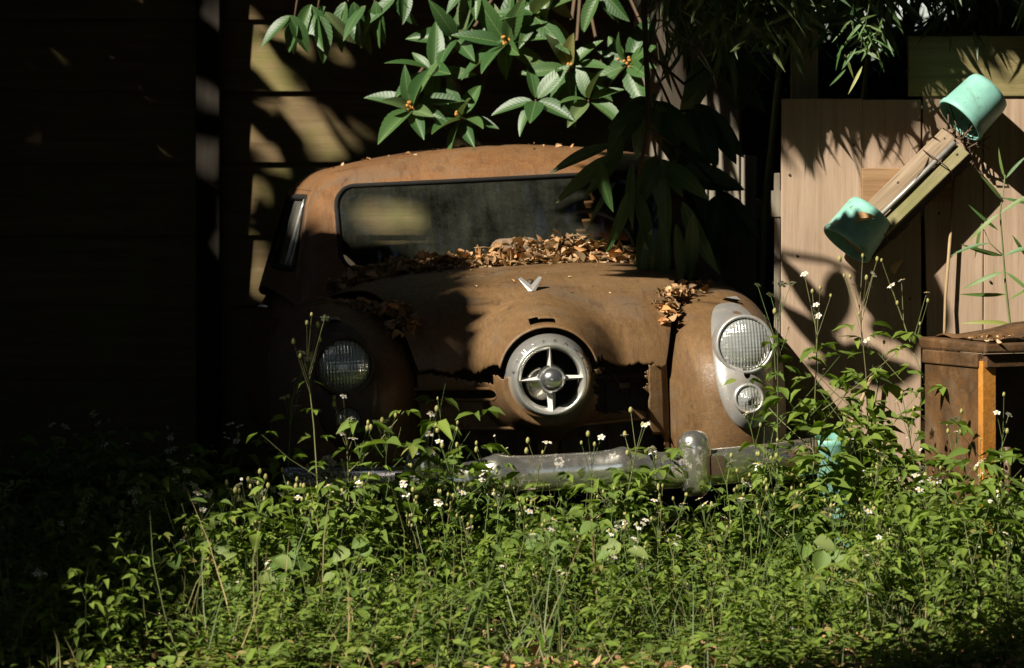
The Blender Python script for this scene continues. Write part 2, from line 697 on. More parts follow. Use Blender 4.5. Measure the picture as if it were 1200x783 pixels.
# ------------------------------------------------------------------ board wall behind the car
WALL_D = 17.2
wall = empty("board_wall", (0, WALL_D, 0))
tag(wall, "tall wall of wide horizontal mossy boards behind the car", "wall")
hb = .3283
zrow0 = P(0, 360, WALL_D)[2] - 4 * hb
postx = P(245, 0, WALL_D)[0]
for i in range(9):
    z0 = zrow0 + i * hb
    for (xa, xb) in ((-4.6, postx - .01), (postx + .01, 1.05)):
        w = .5 * (xb - xa)
        mb = MB()
        v = [(-w, 0, .004), (w, 0, .004), (w, -.028, hb + .012), (-w, -.028, hb + .012)]
        # lapped board: the lower edge stands proud of the board beneath it
        v = [(-w, -.045, .006), (w, -.045, .006), (w, -.02, hb + .014), (-w, -.02, hb + .014)]
        vb = [(a, b + .022, c) for a, b, c in v]
        mb.add(v + vb, [(0, 1, 2, 3), (7, 6, 5, 4), (0, 4, 5, 1), (3, 2, 6, 7), (0, 3, 7, 4), (1, 5, 6, 2)])
        mb.build("board", M['wall'], wall, loc=(.5 * (xa + xb), rng.uniform(-.004, .004), z0 + rng.uniform(-.003, .003)))
mb = MB()
mb.box((0, .05, 1.5), (2.8, .02, 1.55))
mb.build("backing_panel", M['post'], wall, loc=(-1.78, 0, 0))
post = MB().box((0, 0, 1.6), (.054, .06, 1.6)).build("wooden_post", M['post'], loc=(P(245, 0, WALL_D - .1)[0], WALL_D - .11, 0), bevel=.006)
tag(post, "dark upright post against the horizontal board wall", "post")

# ------------------------------------------------------------------ right fence of upright planks
FD = 13.0


def plank(parent, xa, xb, za, zb, y, mat, name="plank", th=.011, wav=.004, tap=0.0):
    ns = 8
    w = .5 * (xb - xa)
    zs = np.linspace(0, zb - za, ns)
    vs = []
    ph = rng.uniform(0, 6)
    for k, z in enumerate(zs):
        o = wav * math.sin(ph + 2.1 * z) * .5
        top = rng.uniform(-.006, .006) if k in (0, ns - 1) else 0
        for (sx, sy) in ((-1, -1), (1, -1), (1, 1), (-1, 1)):
            vs.append((sx * (w + rng.normal(0, .0008)) + (tap * float(np.clip((1.25 - z) / .2, 0, 1)) if sx < 0 else 0), sy * th + o, z + top))
    fs = [(0, 3, 2, 1), tuple((ns - 1) * 4 + k for k in range(4))]
    for i in range(ns - 1):
        for k in range(4):
            fs.append((i * 4 + k, i * 4 + (k + 1) % 4, (i + 1) * 4 + (k + 1) % 4, (i + 1) * 4 + k))
    o = MB().add(vs, fs).build(name, mat, parent, loc=(.5 * (xa + xb), y, za), bevel=.003)
    return o


fence = empty("plank_fence", (0, FD, 0))
tag(fence, "weathered pinkish brown plank fence in sunlight to the right of the car", "fence")
edges = [915, 1009, 1080, 1152, 1222, 1300, 1380]
ztop = P(0, 112, FD)[2]
for i in range(6):
    xa = (edges[i] + (.4 if i != 2 else 1) - 600) / FPX * FD
    xb = (edges[i + 1] - (.3 if i != 1 else 1) - 600) / FPX * FD
    if i == 0:
        xb += .003
    plank(fence, xa, xb, .0, (ztop if i > 1 else P(0, 116, FD)[2]) + rng.uniform(-.01, .005), rng.uniform(-.003, .003), M['fence'], tap=.014 if i == 2 else 0)
plank(fence, (912 - 600) / FPX * FD - .012, (915 - 600) / FPX * FD, 0, 1.36, .03, M['greyboard'], "edge_strip")
xa, xb = 1.37, 2.4
for (za, zb, dy) in ((P(0, 113, FD)[2], P(0, 42, FD)[2], -.008),):
    b = MB().box((0, 0, 0), (.5 * (xb - xa), .012, .5 * (zb - za))).build("top_board", M['fence_x'], fence, loc=(.5 * (xa + xb), dy, .5 * (za + zb)), bevel=.003)
MB().box((0, 0, 0), (.5 * 108 / FPX * FD, .01, .5 * 40 / FPX * FD)).build("patch_board", M['patch'], fence, loc=(P(1063, 0, FD)[0], -.024, P(0, 217, FD)[2]), bevel=.003)
for z in (.45, 1.25):
    MB().box((0, 0, 0), (1.0, .02, .045)).build("rail", M['greyboard'], fence, loc=(1.9, .035, z))
for x in (1.02, 2.2):
    MB().box((0, 0, .95), (.045, .045, .95)).build("fence_post", M['greyboard'], fence, loc=(x, .105, 0))
# nail heads
for (px, py) in ((925, 205), (934, 300), (1000, 170), (1020, 330), (1066, 350), (1100, 250), (1160, 330)):
    p = P(px, py, FD)
    MB().lathe([(0, -.004), (.004, -.003), (.005, 0)], 8, axis=(0, 1, 0)).build("nail_head", M['rust_dark'], fence, loc=(p[0], -.0125, p[2]))

# farther grey fence, mostly in the dark
FD2 = 15.3
rear = empty("grey_fence", (0, FD2, 0))
tag(rear, "shaded grey board fence in the gap behind the car's right wing", "fence")
for (a, b, zt, y) in ((700, 742, 300, 0), (743, 786, -30, .004), (787, 829, -30, 0), (831, 866, -20, .005), (868, 886, 183, -.03)):
    plank(rear, (a - 600) / FPX * FD2, (b - 600) / FPX * FD2, 0, P(0, zt, FD2)[2], y, M['greyboard'])
MB().box((0, 0, 0), (.55, .02, .04)).build("rail", M['greyboard'], rear, loc=(.65, .045, .5))
MB().box((0, 0, 0), (.40, .02, .04)).build("rail", M['greyboard'], rear, loc=(.78, .045, 1.2))

# ------------------------------------------------------------------ the car
car = empty("old_car", (.160, 12.0, -.018), (0, R(-2.8), R(4.6)))
tag(car, "abandoned rust brown car with round chrome nose, sunk in flowering weeds", "car")
CM = car.matrix_basis.copy()
CM = Matrix.Translation(car.location) @ car.rotation_euler.to_matrix().to_4x4()
CMn = np.array(CM)


def car_w(p):
    p = np.asarray(p, float)
    return p @ CMn[:3, :3].T + CMn[:3, 3]


NZ = .72


def f_pod(x, y, z):
    Rr = .152 + .115 * (1 - np.exp(-np.clip(y - .05, 0, 9) / .27))
    return np.sqrt(x ** 2 + (z - NZ) ** 2) - Rr


def f_dome(x, y, z):
    a = np.abs(x) / .86
    b = np.clip(1.5 - y, 0, 9) / 1.25
    c = np.clip(z - .60, 0, 9) / .448
    return ((a ** 3 + b ** 3 + c ** 3) ** (1 / 3) - 1) * .45


def f_hood(x, y, z):
    return smin(f_dome(x, y, z), np.maximum(f_pod(x, y, z), .05 - y), .07)


# hood: columns across, rows from the front edge back to the cowl
nc, nr = 221, 190
cs = np.linspace(-1, 1, nc)
xf = cs * .405
jag = .745 + .026 * vnoise(xf, 3, 22, 5) - .02 * (xf > .17) * np.clip((xf - .17) / .1, 0, 1)
arch = np.where(np.abs(xf) < .158, NZ + .006 + np.sqrt(np.clip(.158 ** 2 - xf ** 2, 0, 1)), 0)
zed = np.maximum(jag, arch)
py0 = np.where(np.abs(xf) < .158, .055, .30)
th0 = np.arctan2(zed - .62, 1.45 - py0)
rr = np.linspace(0, 1, nr) ** 1.0
th = th0[None, :] + (math.pi / 2 - th0[None, :]) * rr[:, None]
Wd = .405 + .27 * np.clip(rr * 1.25, 0, 1) ** .9
X = cs[None, :] * Wd[:, None]
dirs = np.stack([np.zeros_like(th), -np.cos(th), np.sin(th)], -1)
org = np.stack([X, np.full_like(X, 1.45), np.full_like(X, .62)], -1)
hv = march(f_hood, org, dirs, .05, 1.6, 220)
# keep the front of the pod at the lip
hv[..., 1] = np.maximum(hv[..., 1], .05)
# a few dents
for (dx, dy, rd, am) in ((.18, .55, .12, .006), (-.22, .8, .16, .007), (.30, .75, .1, .005), (-.05, 1.05, .2, .006)):
    hv[..., 2] -= am * np.exp(-((hv[..., 0] - dx) ** 2 + (hv[..., 1] - dy) ** 2) / rd ** 2)
hf = grid_faces(nr, nc)
hc = hv.reshape(-1, 3)[hf].mean(1)
# slot of the missing crest below the ornament
slot = (np.abs(hc[:, 0] + .008) < .040) & (np.abs(hc[:, 2] - (.900 - 2.0 * (hc[:, 0] + .008) ** 2)) < .0085) & (hc[:, 1] < .5)
# rusted nibble at the front edge
hf = hf[~slot]
hood = obj("hood", mesh_from("hood", hv.reshape(-1, 3), hf[:, ::-1], mats=M['rust_body']), car)
sm = hood.modifiers.new("thickness", 'SOLIDIFY')
sm.thickness = .004
sm.offset = -1


# front panel beneath the hood, with the ring hole, the side slots and the lower grille openings
def f_panel_y(x, z):
    base = .245 + .55 * np.abs(x) ** 2.2 + .22 * np.clip(.62 - z, 0, 1) ** 1.3
    rad = np.sqrt(x ** 2 + (z - NZ) ** 2)
    # pod surface: y where radius equals R(y)
    q = np.clip((rad - .152) / .115, 0, .995)
    pod = .05 - .27 * np.log(1 - q)
    return smin(base, pod, .06)


xs = np.linspace(-.41, .41, 206)
zs = np.linspace(.40, .775, 98)
XX, ZZ = np.meshgrid(xs, zs)
YY = f_panel_y(XX, ZZ)
pv = np.stack([XX, YY, ZZ], -1).reshape(-1, 3)
pf = grid_faces(len(zs), len(xs))
c = pv[pf].mean(1)
x, z = c[:, 0], c[:, 2]


def rbox(x, z, x0, x1, z0, z1, r):
    dx = np.abs(x - .5 * (x0 + x1)) - .5 * (x1 - x0) + r
    dz = np.abs(z - .5 * (z0 + z1)) - .5 * (z1 - z0) + r
    return np.sqrt(np.clip(dx, 0, 9) ** 2 + np.clip(dz, 0, 9) ** 2) + np.minimum(np.maximum(dx, dz), 0) - r


cut = np.hypot(x, z - NZ) < .125
top = .712 + .024 * vnoise(x, 11, 20, 5) + .02 * np.clip((np.abs(x) - .2) / .2, 0, 1)
top = np.where(np.abs(x) < .175, .735 + .006 * snoise(x * 9, 12, 4), top)
cut |= z > top
cut |= rbox(x, z, -.46, -.165, .652, .690, .019) < 0
for sgn in (-1, 1):
    ax = x * sgn
    o = rbox(ax, z, .034 + .0 * z, .39, .30, .556, .07)
    cut |= o < 0
hole = rbox(x, z, .150, .345, .585, .80, .03) + .012 * snoise(z * 9 + x * 4, 5, 4)  # tear cut wide so it also stands in for the nose's shade
cut |= (hole < 0)
panel = obj("front_panel", mesh_from("front_panel", pv, pf[~cut][:, ::-1], mats=M['rust_body']), car)
sm = panel.modifiers.new("thickness", 'SOLIDIFY')
sm.thickness = .004
sm.offset = -1
# rolled lips of the slot and of the lower openings
for (x0, x1, z0, z1, r, nm) in ((-.45, -.165, .652, .690, .019, "slot_lip"), (-.39, -.034, .30, .556, .07, "grille_lip"), (.034, .39, .30, .556, .07, "grille_lip")):
    pts = []
    for (cx, cz, a0) in ((x1 - r, z1 - r, 0), (x0 + r, z1 - r, 90), (x0 + r, z0 + r, 180), (x1 - r, z0 + r, 270)):
        for k in range(7):
            a = R(a0 + 15 * k)
            pts.append((cx + r * math.cos(a), cz + r * math.sin(a)))
    pts = [p for p in pts if p[1] > .40]
    p3 = [(a, float(f_panel_y(np.array(a), np.array(b))) + .002, b) for a, b in pts]
    MB().tube(p3, .006, 6, close=(nm == "slot_lip")).build(nm, M['rust_body'], panel, smooth=True)
# torn strip hanging at the right of the hole
xs2 = np.linspace(.352, .395, 8)
zs2 = np.linspace(.50, .735, 22)
A, B = np.meshgrid(xs2, zs2)
A = A + .020 * vnoise(B - .6, 21, 14, 4) * (xs2[-1] - A) / .043
MBt = mesh_from("torn_strip", np.stack([A, f_panel_y(A, B) - .012, B], -1).reshape(-1, 3), grid_faces(22, 8), mats=M['rust_body'])
o = obj("torn_strip", MBt, car)
o.modifiers.new("thickness", 'SOLIDIFY').thickness = .003
# engine bay: dark radiator panel added to stop light leaking through
MB().box((0, .62, .62), (.40, .01, .30)).build("radiator", M['rust_dark'], car)
for k in range(9):
    MB().box((-.32 + .08 * k, .600, .58), (.004, .008, .2)).build("radiator_fin", M['rust_dark'], car)
MB().tube([(-.36, .42, .70), (-.1, .40, .705), (.1, .40, .70), (.37, .43, .69)], .012, 8).build("cross_brace", M['rust_dark'], car, smooth=True)
MB().tube([(.20, .36, .74), (.26, .34, .66), (.30, .38, .57)], .006, 6).build("bracket", M['rust_dark'], car, smooth=True)
MB().box((.27, .33, .665), (.018, .003, .008)).build("bracket_tab", M['rust_body'], car)
MB().box((.19, .30, .725), (.014, .003, .007)).build("bracket_tab", M['rust_body'], car)

# chrome nose: ring, spokes, boss
ring_p = []
for k in range(15):                       # outer face of the ring, swelling forward
    a = k / 14
    ring_p.append((.094 + .048 * a, .004 + .085 * a ** 2.2 - .030 * math.sin(math.pi * a)))
ring_p += [(.138, .11), (.10, .10), (.092, .05)]
nose = MB().lathe(ring_p, 72, (0, 0, NZ), (0, 1, 0), close=True).build("nose_ring", M['chrome_nose'], car, smooth=True)
bowl = MB().lathe([(.134, .10), (.11, .16), (.05, .20), (.0, .205)], 40, (0, 0, NZ), (0, 1, 0)).build("nose_bowl", M['black'], car, smooth=True)
sp = [(.0, -.066), (.012, -.065), (.025, -.059), (.036, -.047), (.043, -.030), (.046, -.008), (.042, .02), (.05, .05), (.055, .09), (.0, .10)]
boss = MB().lathe(sp, 40, (0, 0, NZ), (0, 1, 0)).build("nose_boss", M['chrome_bright'], car, smooth=True)
for k in range(4):
    a = R(90 * k)
    u = np.array([math.cos(a), 0, math.sin(a)])
    t = np.array([-math.sin(a), 0, math.cos(a)])
    w0, w1 = (.010, .006) if k != 3 else (.015, .012)
    vs = []
    for (r_, w, dep) in ((.03, w0, .0), (.10, w1, .0)):
        for (s1, s2) in ((-1, .03), (0, -.006), (1, .03)):
            vs.append(np.array([0, 0, NZ]) + u * r_ + t * w * s1 + np.array([0, s2 + dep - .004, 0]))
    MB().add(vs, [(0, 1, 4, 3), (1, 2, 5, 4), (0, 3, 5, 2)]).build("nose_spoke", M['spoke'], car)
# a dented rusty cup behind the boss
MB().lathe([(.0, .0), (.05, .01), (.058, .03), (.05, .05)], 24, (-.018, .03, NZ - .02), (-.3, 1, .2)).build("hub_cup", M['chrome_bumper'], car, smooth=True)
# raised lettering on the upper half of the ring
word = "STUDEBAKER"
lv, lf = [], []
for i, ch in enumerate(word):
    cu = bpy.data.curves.new("letter", 'FONT')
    cu.body = ch
    cu.size = .020
    cu.extrude = .0012
    cu.align_x = 'CENTER'
    cu.align_y = 'CENTER'
    to = bpy.data.objects.new("letter", cu)
    COL.objects.link(to)
    me = to.to_mesh()
    a = R(90 + 76.5 - 17 * i)
    rad = .121
    yy = .004 + .085 * (.56) ** 2.2 - .030 * math.sin(math.pi * .56)
    slope = math.atan2(.060, .048)
    u = np.array([math.cos(a), 0, math.sin(a)])          # outward
    t = np.array([math.sin(a), 0, -math.cos(a)])         # reading direction
    up = u * math.cos(slope * .75) + np.array([0, 1, 0]) * math.sin(slope * .75)
    nn = np.cross(t, up)
    base = len(lv)
    for vv in me.vertices:
        q = vv.co
        lv.append(np.array([0, yy - .002, NZ]) + u * rad + t * q.x + up * q.y + nn * q.z)
    for pp in me.polygons:
        lf.append([base + k for k in pp.vertices])
    to.to_mesh_clear()
    bpy.data.objects.remove(to)
    bpy.data.curves.remove(cu)
obj("lettering", mesh_from("lettering", lv, lf, smooth=False, mats=M['chrome_bright']), nose)

# hood ornament: small winged V
oy = .52
oz = float(march(f_hood, np.array([[0, oy, .6]]), np.array([[0, 0, 1.0]]), 0.01, .6)[0, 2])
orn = MB()
for s in (-1, 1):
    v = [(0, -.035, .0), (s * .012, -.028, .0), (s * .040, .02, .042), (s * .030, .03, .046), (0, .03, .012), (0, -.005, .020)]
    orn.add(v, [(0, 1, 2, 5), (5, 2, 3), (5, 3, 4), (0, 5, 4), (1, 4, 3, 2), (0, 4, 1)] if s > 0 else [(0, 5, 2, 1), (5, 3, 2), (5, 4, 3), (0, 4, 5), (1, 2, 3, 4), (0, 1, 4)])
ornament = orn.build("hood_ornament", M['chrome_bezel'], car, loc=(-.006, oy, oz))
MB().lathe([(0, -.010), (.010, -.006), (.013, .004), (.0, .008)], 16, (0, .015, .026), (0, 1, 0)).build("ornament_boss", M['rust_dark'], ornament, smooth=True)


# fenders
def f_fender(x, y, z, solid=False):
    a = np.abs(x - .60) / .285
    b = np.where(y < 1.5, np.abs(1.5 - y) / 1.36, np.abs(y - 1.5) / 1.0)
    c = np.where(z > .60, np.abs(z - .60) / .372, np.abs(z - .60) / .62)
    f = ((a ** 2.6 + b ** 2.6 + c ** 2.6) ** (1 / 2.6) - 1) * .33
    if solid:
        return f
    inner = (.392 + .25 * np.clip((y - .35) / .8, 0, 1) ** 1.0 - x) * .95
    return smax(f, inner, .012)


na, ne = 150, 96
az = np.linspace(R(-100), R(215), na)
el = np.linspace(R(-28), R(90), ne)
AZ, EL = np.meshgrid(az, el)
fd = np.stack([np.sin(AZ) * np.cos(EL), -np.cos(AZ) * np.cos(EL), np.sin(EL)], -1)
# stretch directions so that the long nose is sampled evenly
fd = fd * np.array([.45, 1.25, .45])
fd /= np.linalg.norm(fd, axis=-1, keepdims=True)
fv = march(f_fender, np.array([.70, 1.35, .60]), fd, .01, 1.8, 260)


def mirror(v, sgn):
    v = np.array(v, float).copy()
    v[..., 0] *= sgn
    return v


def fender_y(x, z):
    d = np.zeros(x.shape + (3,))
    d[..., 1] = -1
    o = np.stack([x, np.full_like(x, 1.3), z], -1)
    return march(lambda a, b, c: f_fender(a, b, c, True), o, d, .01, 1.4, 200)[..., 1]


LX, LZ, KX, KZ = .652, .787, .650, .614
for sgn in (1, -1):
    ff = grid_faces(ne, na)
    fen = obj("fender", mesh_from("fender", mirror(fv, sgn).reshape(-1, 3), ff if sgn > 0 else ff[:, ::-1], mats=M['rust_body']), car)
    sm = fen.modifiers.new("thickness", 'SOLIDIFY')
    sm.thickness = .004
    sm.offset = -1
    # teardrop lamp trim, laid over the fender's skin
    nk, nring = 72, 7
    ang = np.linspace(0, 2 * math.pi, nk, endpoint=False)
    ca, sa = np.cos(ang), np.sin(ang)
    # outline: upper circle r .112 round the lamp, lower r .075 round the small lamp, blended
    cz0 = .5 * (LZ + KZ)
    hgt = np.where(sa > 0, (LZ + .122 - cz0), (cz0 - (KZ - .098)))
    ox = LX - .002 + ca * np.where(sa > 0, .108, .108 - .030 * np.abs(sa) ** 2)
    ox = LX + (np.sign(ca) * np.abs(ca) ** .72) * np.where(sa > 0, .103, .103)
    oz_ = cz0 + (np.sign(sa) * np.abs(sa) ** .86) * hgt
    low = np.clip((cz0 - oz_) / .18, 0, 1)
    ox = LX + (ox - LX) * (1 - .20 * low ** 1.5)
    bv, k = [], 0
    for i, s in enumerate(np.linspace(1.0, .12, nring)):
        bx = LX + (ox - LX) * s
        bz = cz0 + (oz_ - cz0) * s
        off = -.001 if i == 0 else (-.014 if i == 1 else -.017)
        if i == 1:
            bx = LX + (ox - LX) * .97
            bz = cz0 + (oz_ - cz0) * .98
        by = fender_y(bx, bz) + off
        bv.append(np.stack([bx, by, bz], -1))
    bv = np.array(bv)
    bf = grid_faces(nring, nk, True)
    cap = mesh_from("lamp_trim", mirror(bv, sgn).reshape(-1, 3), bf if sgn < 0 else bf[:, ::-1], mats=M['chrome_bezel' if sgn > 0 else 'rust_dark'])  # left trim and rims go dark rust, standing in for that side's shade
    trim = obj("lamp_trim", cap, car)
    yl = float(fender_y(np.array([LX]), np.array([LZ - .050]))[0]) - .010
    tilt = np.array([0, -1.0, .10])
    head = empty("headlight", (sgn * LX, yl, LZ))
    head.parent = car
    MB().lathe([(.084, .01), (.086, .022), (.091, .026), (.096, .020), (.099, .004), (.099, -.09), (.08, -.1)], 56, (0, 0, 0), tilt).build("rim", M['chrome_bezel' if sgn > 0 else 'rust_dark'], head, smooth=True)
    MB().lathe([(0, .040), (.02, .0395), (.045, .036), (.065, .029), (.080, .019), (.086, .010)], 56, (0, 0, 0), tilt).build("lens", M['lens'], head, smooth=True)
    yk = float(fender_y(np.array([KX]), np.array([KZ]))[0]) - .018
    park = empty("parking_lamp", (sgn * KX, yk, KZ))
    park.parent = car
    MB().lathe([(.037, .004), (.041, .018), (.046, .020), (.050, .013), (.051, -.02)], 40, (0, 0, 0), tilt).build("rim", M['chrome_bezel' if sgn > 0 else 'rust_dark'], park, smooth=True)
    MB().lathe([(0, .034), (.006, .033), (.010, .026), (.022, .022), (.024, .017), (.040, .012), (.042, .004)], 40, (0, 0, 0), tilt).build("lens", M['lens'], park, smooth=True)

# small metal flap on top of each fender
for sgn in (1, -1):
    p = march(f_fender, np.array([[.672, .60, .6]]), np.array([[0, 0, 1.0]]), .01, .6)[0]
    MB().add([(-.03, .02, .0), (.025, .02, -.004), (.032, -.018, .003), (.0, -.028, .010), (-.02, -.012, .014), (.02, 0, .016)],
             [(0, 4, 5), (4, 3, 5), (3, 2, 5), (2, 1, 5), (1, 0, 5)]).build("fender_ornament", M['chrome_bezel'], car, loc=(sgn * p[0], p[1], p[2] + .001))

# bumper: bowed bar with a raised shoulder each side, guards
nx = 140
bxs = np.linspace(-.86, .86, nx)
prof = []
for k in range(13):
    a = R(-105 + 210 * k / 12)
    prof.append((-.034 * math.cos(a), .055 * math.sin(a)))
bv = []
for x in bxs:
    ax = abs(x)
    y = -.16 + .26 * (ax / .86) ** 3.2
    sh = .010 * math.exp(-np.abs(ax - .20) / .03) - .014 * np.clip((ax - .2) / .12, 0, 1)
    hs = 1 + .06 * math.exp(-((ax - .20) / .05) ** 2)
    for (py_, pz_) in prof:
        bv.append((x, y + py_ * (1.0 + .4 * math.exp(-((ax - .2) / .06) ** 2)), .435 + sh + pz_ * hs))
bf = grid_faces(nx, 13)
bumper = obj("bumper", mesh_from("bumper", bv, bf, mats=M['chrome_bumper']), car)
bumper.modifiers.new("thickness", 'SOLIDIFY').thickness = .004
for sgn in (1, -1):
    gp = [(.0, .098), (.020, .096), (.036, .088), (.048, .072), (.054, .05), (.055, .02), (.053, -.04), (.048, -.09), (.03, -.11), (0, -.112)]
    m = MB().lathe(gp, 28)
    m.v = [(a, b * .95, c) for a, b, c in m.v]
    m.build("bumper_guard", M['chrome_bumper'], bumper, smooth=True, loc=(sgn * .432, -.135, .445))
MB().box((-.5, .1, .43), (.02, .28, .03)).build("bumper_arm", M['rust_dark'], bumper)
MB().box((.5, .1, .43), (.02, .28, .03)).build("bumper_arm", M['rust_dark'], bumper)


# cabin
def f_cabin(x, y, z):
    f1 = (1.40 + 1.15 * (z - 1.04) + .30 * x ** 2 - y) * .64
    f2 = (np.abs(x) - (.845 - .34 * (z - 1.04) - .080 * np.clip(2.85 - y, 0, 3) ** 1.6 - .05 * np.clip(y - 3.0, 0, 3) ** 2)) * .95
    f3 = z - (1.472 - .17 * x ** 2 - .035 * (y - 2.6) ** 2)
    f4 = (y - (4.0 - 1.1 * (z - 1.04)) + .25 * x ** 2) * .66
    return smax(smax(f1, f2, .05), smax(f3, f4, .12), .10)


az = np.concatenate([np.linspace(R(-62), R(62), 400), np.linspace(R(62), R(298), 150)[1:-1]])
el = np.concatenate([np.linspace(R(-6), R(24), 84), np.linspace(R(24), R(90), 34)[1:]])
AZ, EL = np.meshgrid(az, el)
cd = np.stack([np.sin(AZ) * np.cos(EL), -np.cos(AZ) * np.cos(EL), np.sin(EL)], -1)
cv = march(f_cabin, np.array([0, 2.55, 1.06]), cd, .05, 2.2, 200)
cf = grid_faces(len(el), len(az), True)
cc = cv.reshape(-1, 3)[cf].mean(1)
WS = (-.60, .60, 1.045, 1.352, .075)
front = cc[:, 1] < 2.05


def ws_sd(x, z):
    return rbox(x, z, *WS)


cutm = front & (ws_sd(cc[:, 0], cc[:, 2]) < 0) & (np.abs(cc[:, 0]) < .6)
SWZ = (1.055, 1.315)


def side_sd(y, z):
    y0 = 1.80 + .95 * (z - 1.05)
    return np.maximum(rbox(y, z, 1.6, 2.55, SWZ[0], SWZ[1], .05), (y0 - y) * .75)


cutm |= (~front | (np.abs(cc[:, 0]) > .66)) & (np.abs(cc[:, 0]) > .6) & (side_sd(cc[:, 1], cc[:, 2]) < 0)
cutm |= (np.abs(cc[:, 0]) > .6) & (rbox(cc[:, 1], cc[:, 2], 2.64, 3.25, SWZ[0], SWZ[1], .06) < 0)
cutm |= (cc[:, 1] > 3.0) & (rbox(cc[:, 0], cc[:, 2], -.52, .52, 1.07, 1.34, .08) < 0) & (np.abs(cc[:, 0]) < .55)
roof = obj("roof", mesh_from("roof", cv.reshape(-1, 3), cf[~cutm][:, ::-1], mats=M['rust_roof']), car)
sm = roof.modifiers.new("thickness", 'SOLIDIFY')
sm.thickness = .006
sm.offset = -1


def cabin_front_y(x, z):
    d = np.zeros(x.shape + (3,))
    d[..., 1] = -1
    return march(f_cabin, np.stack([x, np.full_like(x, 2.6), z], -1), d, .05, 1.6, 160)[..., 1]


def loop_rbox(x0, x1, z0, z1, r, n=10, ns=24):
    pts = []
    cor = ((x1 - r, z1 - r, 0), (x0 + r, z1 - r, 90), (x0 + r, z0 + r, 180), (x1 - r, z0 + r, 270))
    for i, (cx, cz, a0) in enumerate(cor):
        for k in range(n + 1):
            a = R(a0 + 90 * k / n)
            pts.append((cx + r * math.cos(a), cz + r * math.sin(a)))
        nx_, nz_, na_ = cor[(i + 1) % 4]
        b = (nx_ + r * math.cos(R(na_)), nz_ + r * math.sin(R(na_)))
        a_ = pts[-1]
        for k in range(1, ns):
            pts.append((a_[0] + (b[0] - a_[0]) * k / ns, a_[1] + (b[1] - a_[1]) * k / ns))
    return np.array(pts)


lp = loop_rbox(*WS)
ly = cabin_front_y(lp[:, 0], lp[:, 1])
MB().tube(np.stack([lp[:, 0], ly - .001, lp[:, 1]], -1), .009, 8, close=True).build("windscreen_seal", M['rubber'], car, smooth=True)
lp2 = loop_rbox(WS[0] - .012, WS[1] + .012, WS[2], WS[3] + .014, .08)
lp2 = lp2[(lp2[:, 1] > 1.2)]
gx_, gz_ = np.meshgrid(np.linspace(-.626, .626, 80), np.linspace(1.020, 1.376, 34))
gy_ = cabin_front_y(gx_, gz_) + .010
gf = grid_faces(34, 80)
gc = np.stack([gx_, gz_], -1).reshape(-1, 2)[gf].mean(1)
gf = gf[ws_sd(gc[:, 0], gc[:, 1]) < .022]
obj("windscreen", mesh_from("windscreen", np.stack([gx_, gy_, gz_], -1).reshape(-1, 3), gf, mats=M['windscreen']), car)


def cabin_side_x(y, z, sgn):
    d = np.zeros(y.shape + (3,))
    d[..., 0] = sgn
    return march(f_cabin, np.stack([np.zeros_like(y), y, z], -1), d, .05, 1.2, 160)[..., 0]


for sgn in (-1, 1):
    # outline of the door window follows the sloped pillar
    zz = np.linspace(1.07, 1.30, 14)
    fl = [(1.81 + .95 * (z - 1.05), z) for z in zz]
    bk = [(2.54, z) for z in zz[::-1]]
    pts = np.array(fl + [(y, 1.315) for y in np.linspace(2.08, 2.50, 12)] + bk + [(y, 1.055) for y in np.linspace(2.5, 1.84, 14)])
    xx_ = cabin_side_x(pts[:, 0], pts[:, 1], sgn)
    MB().tube(np.stack([xx_ + sgn * .001, pts[:, 0], pts[:, 1]], -1), .012, 7, close=True).build("window_seal", M['rubber'], car, smooth=True)
    yy_, zz_ = np.meshgrid(np.linspace(1.78, 2.56, 40), np.linspace(1.05, 1.32, 16))
    xs_ = cabin_side_x(yy_, zz_, sgn) - sgn * .006
    f_ = grid_faces(16, 40)
    q = np.stack([yy_, zz_], -1).reshape(-1, 2)[f_].mean(1)
    f_ = f_[side_sd(q[:, 0], q[:, 1]) < .008]
    obj("side_window", mesh_from("side_window", np.stack([xs_, yy_, zz_], -1).reshape(-1, 3), f_, mats=M['sideglass']), car)
    # vent window divider
    d_ = [(2.12, z) for z in np.linspace(1.055, 1.31, 8)]
    d_ = np.array(d_)
    xv = cabin_side_x(d_[:, 0], d_[:, 1], sgn)
    MB().tube(np.stack([xv, d_[:, 0], d_[:, 1]], -1), .008, 6).build("vent_divider", M['chrome_bezel'], car, smooth=True)
    # rain gutter
    g_ = np.array([(1.70 + .95 * (z - 1.02), z) for z in np.linspace(1.04, 1.33, 14)] + [(y, 1.335 + .012 * math.sin((y - 1.8) * 1.6)) for y in np.linspace(2.02, 3.3, 24)])
    xg = cabin_side_x(g_[:, 0], g_[:, 1], sgn)
    MB().tube(np.stack([xg + sgn * .003, g_[:, 0], g_[:, 1]], -1), .008, 6).build("rain_gutter", M['rust_roof'], car, smooth=True)


# lower body with rear fenders
def f_body(x, y, z):
    a = np.abs(x) / .835
    b = np.abs(y - 3.05) / 1.85
    c = np.abs(z - .62) / .44
    f = ((a ** 5 + b ** 5 + c ** 5) ** .2 - 1) * .44
    g = (np.sqrt(((np.abs(x) - .68) / .27) ** 2 + ((y - 3.75) / .95) ** 2 + ((z - .55) / .40) ** 2) - 1) * .27
    return smin(f, g, .05)


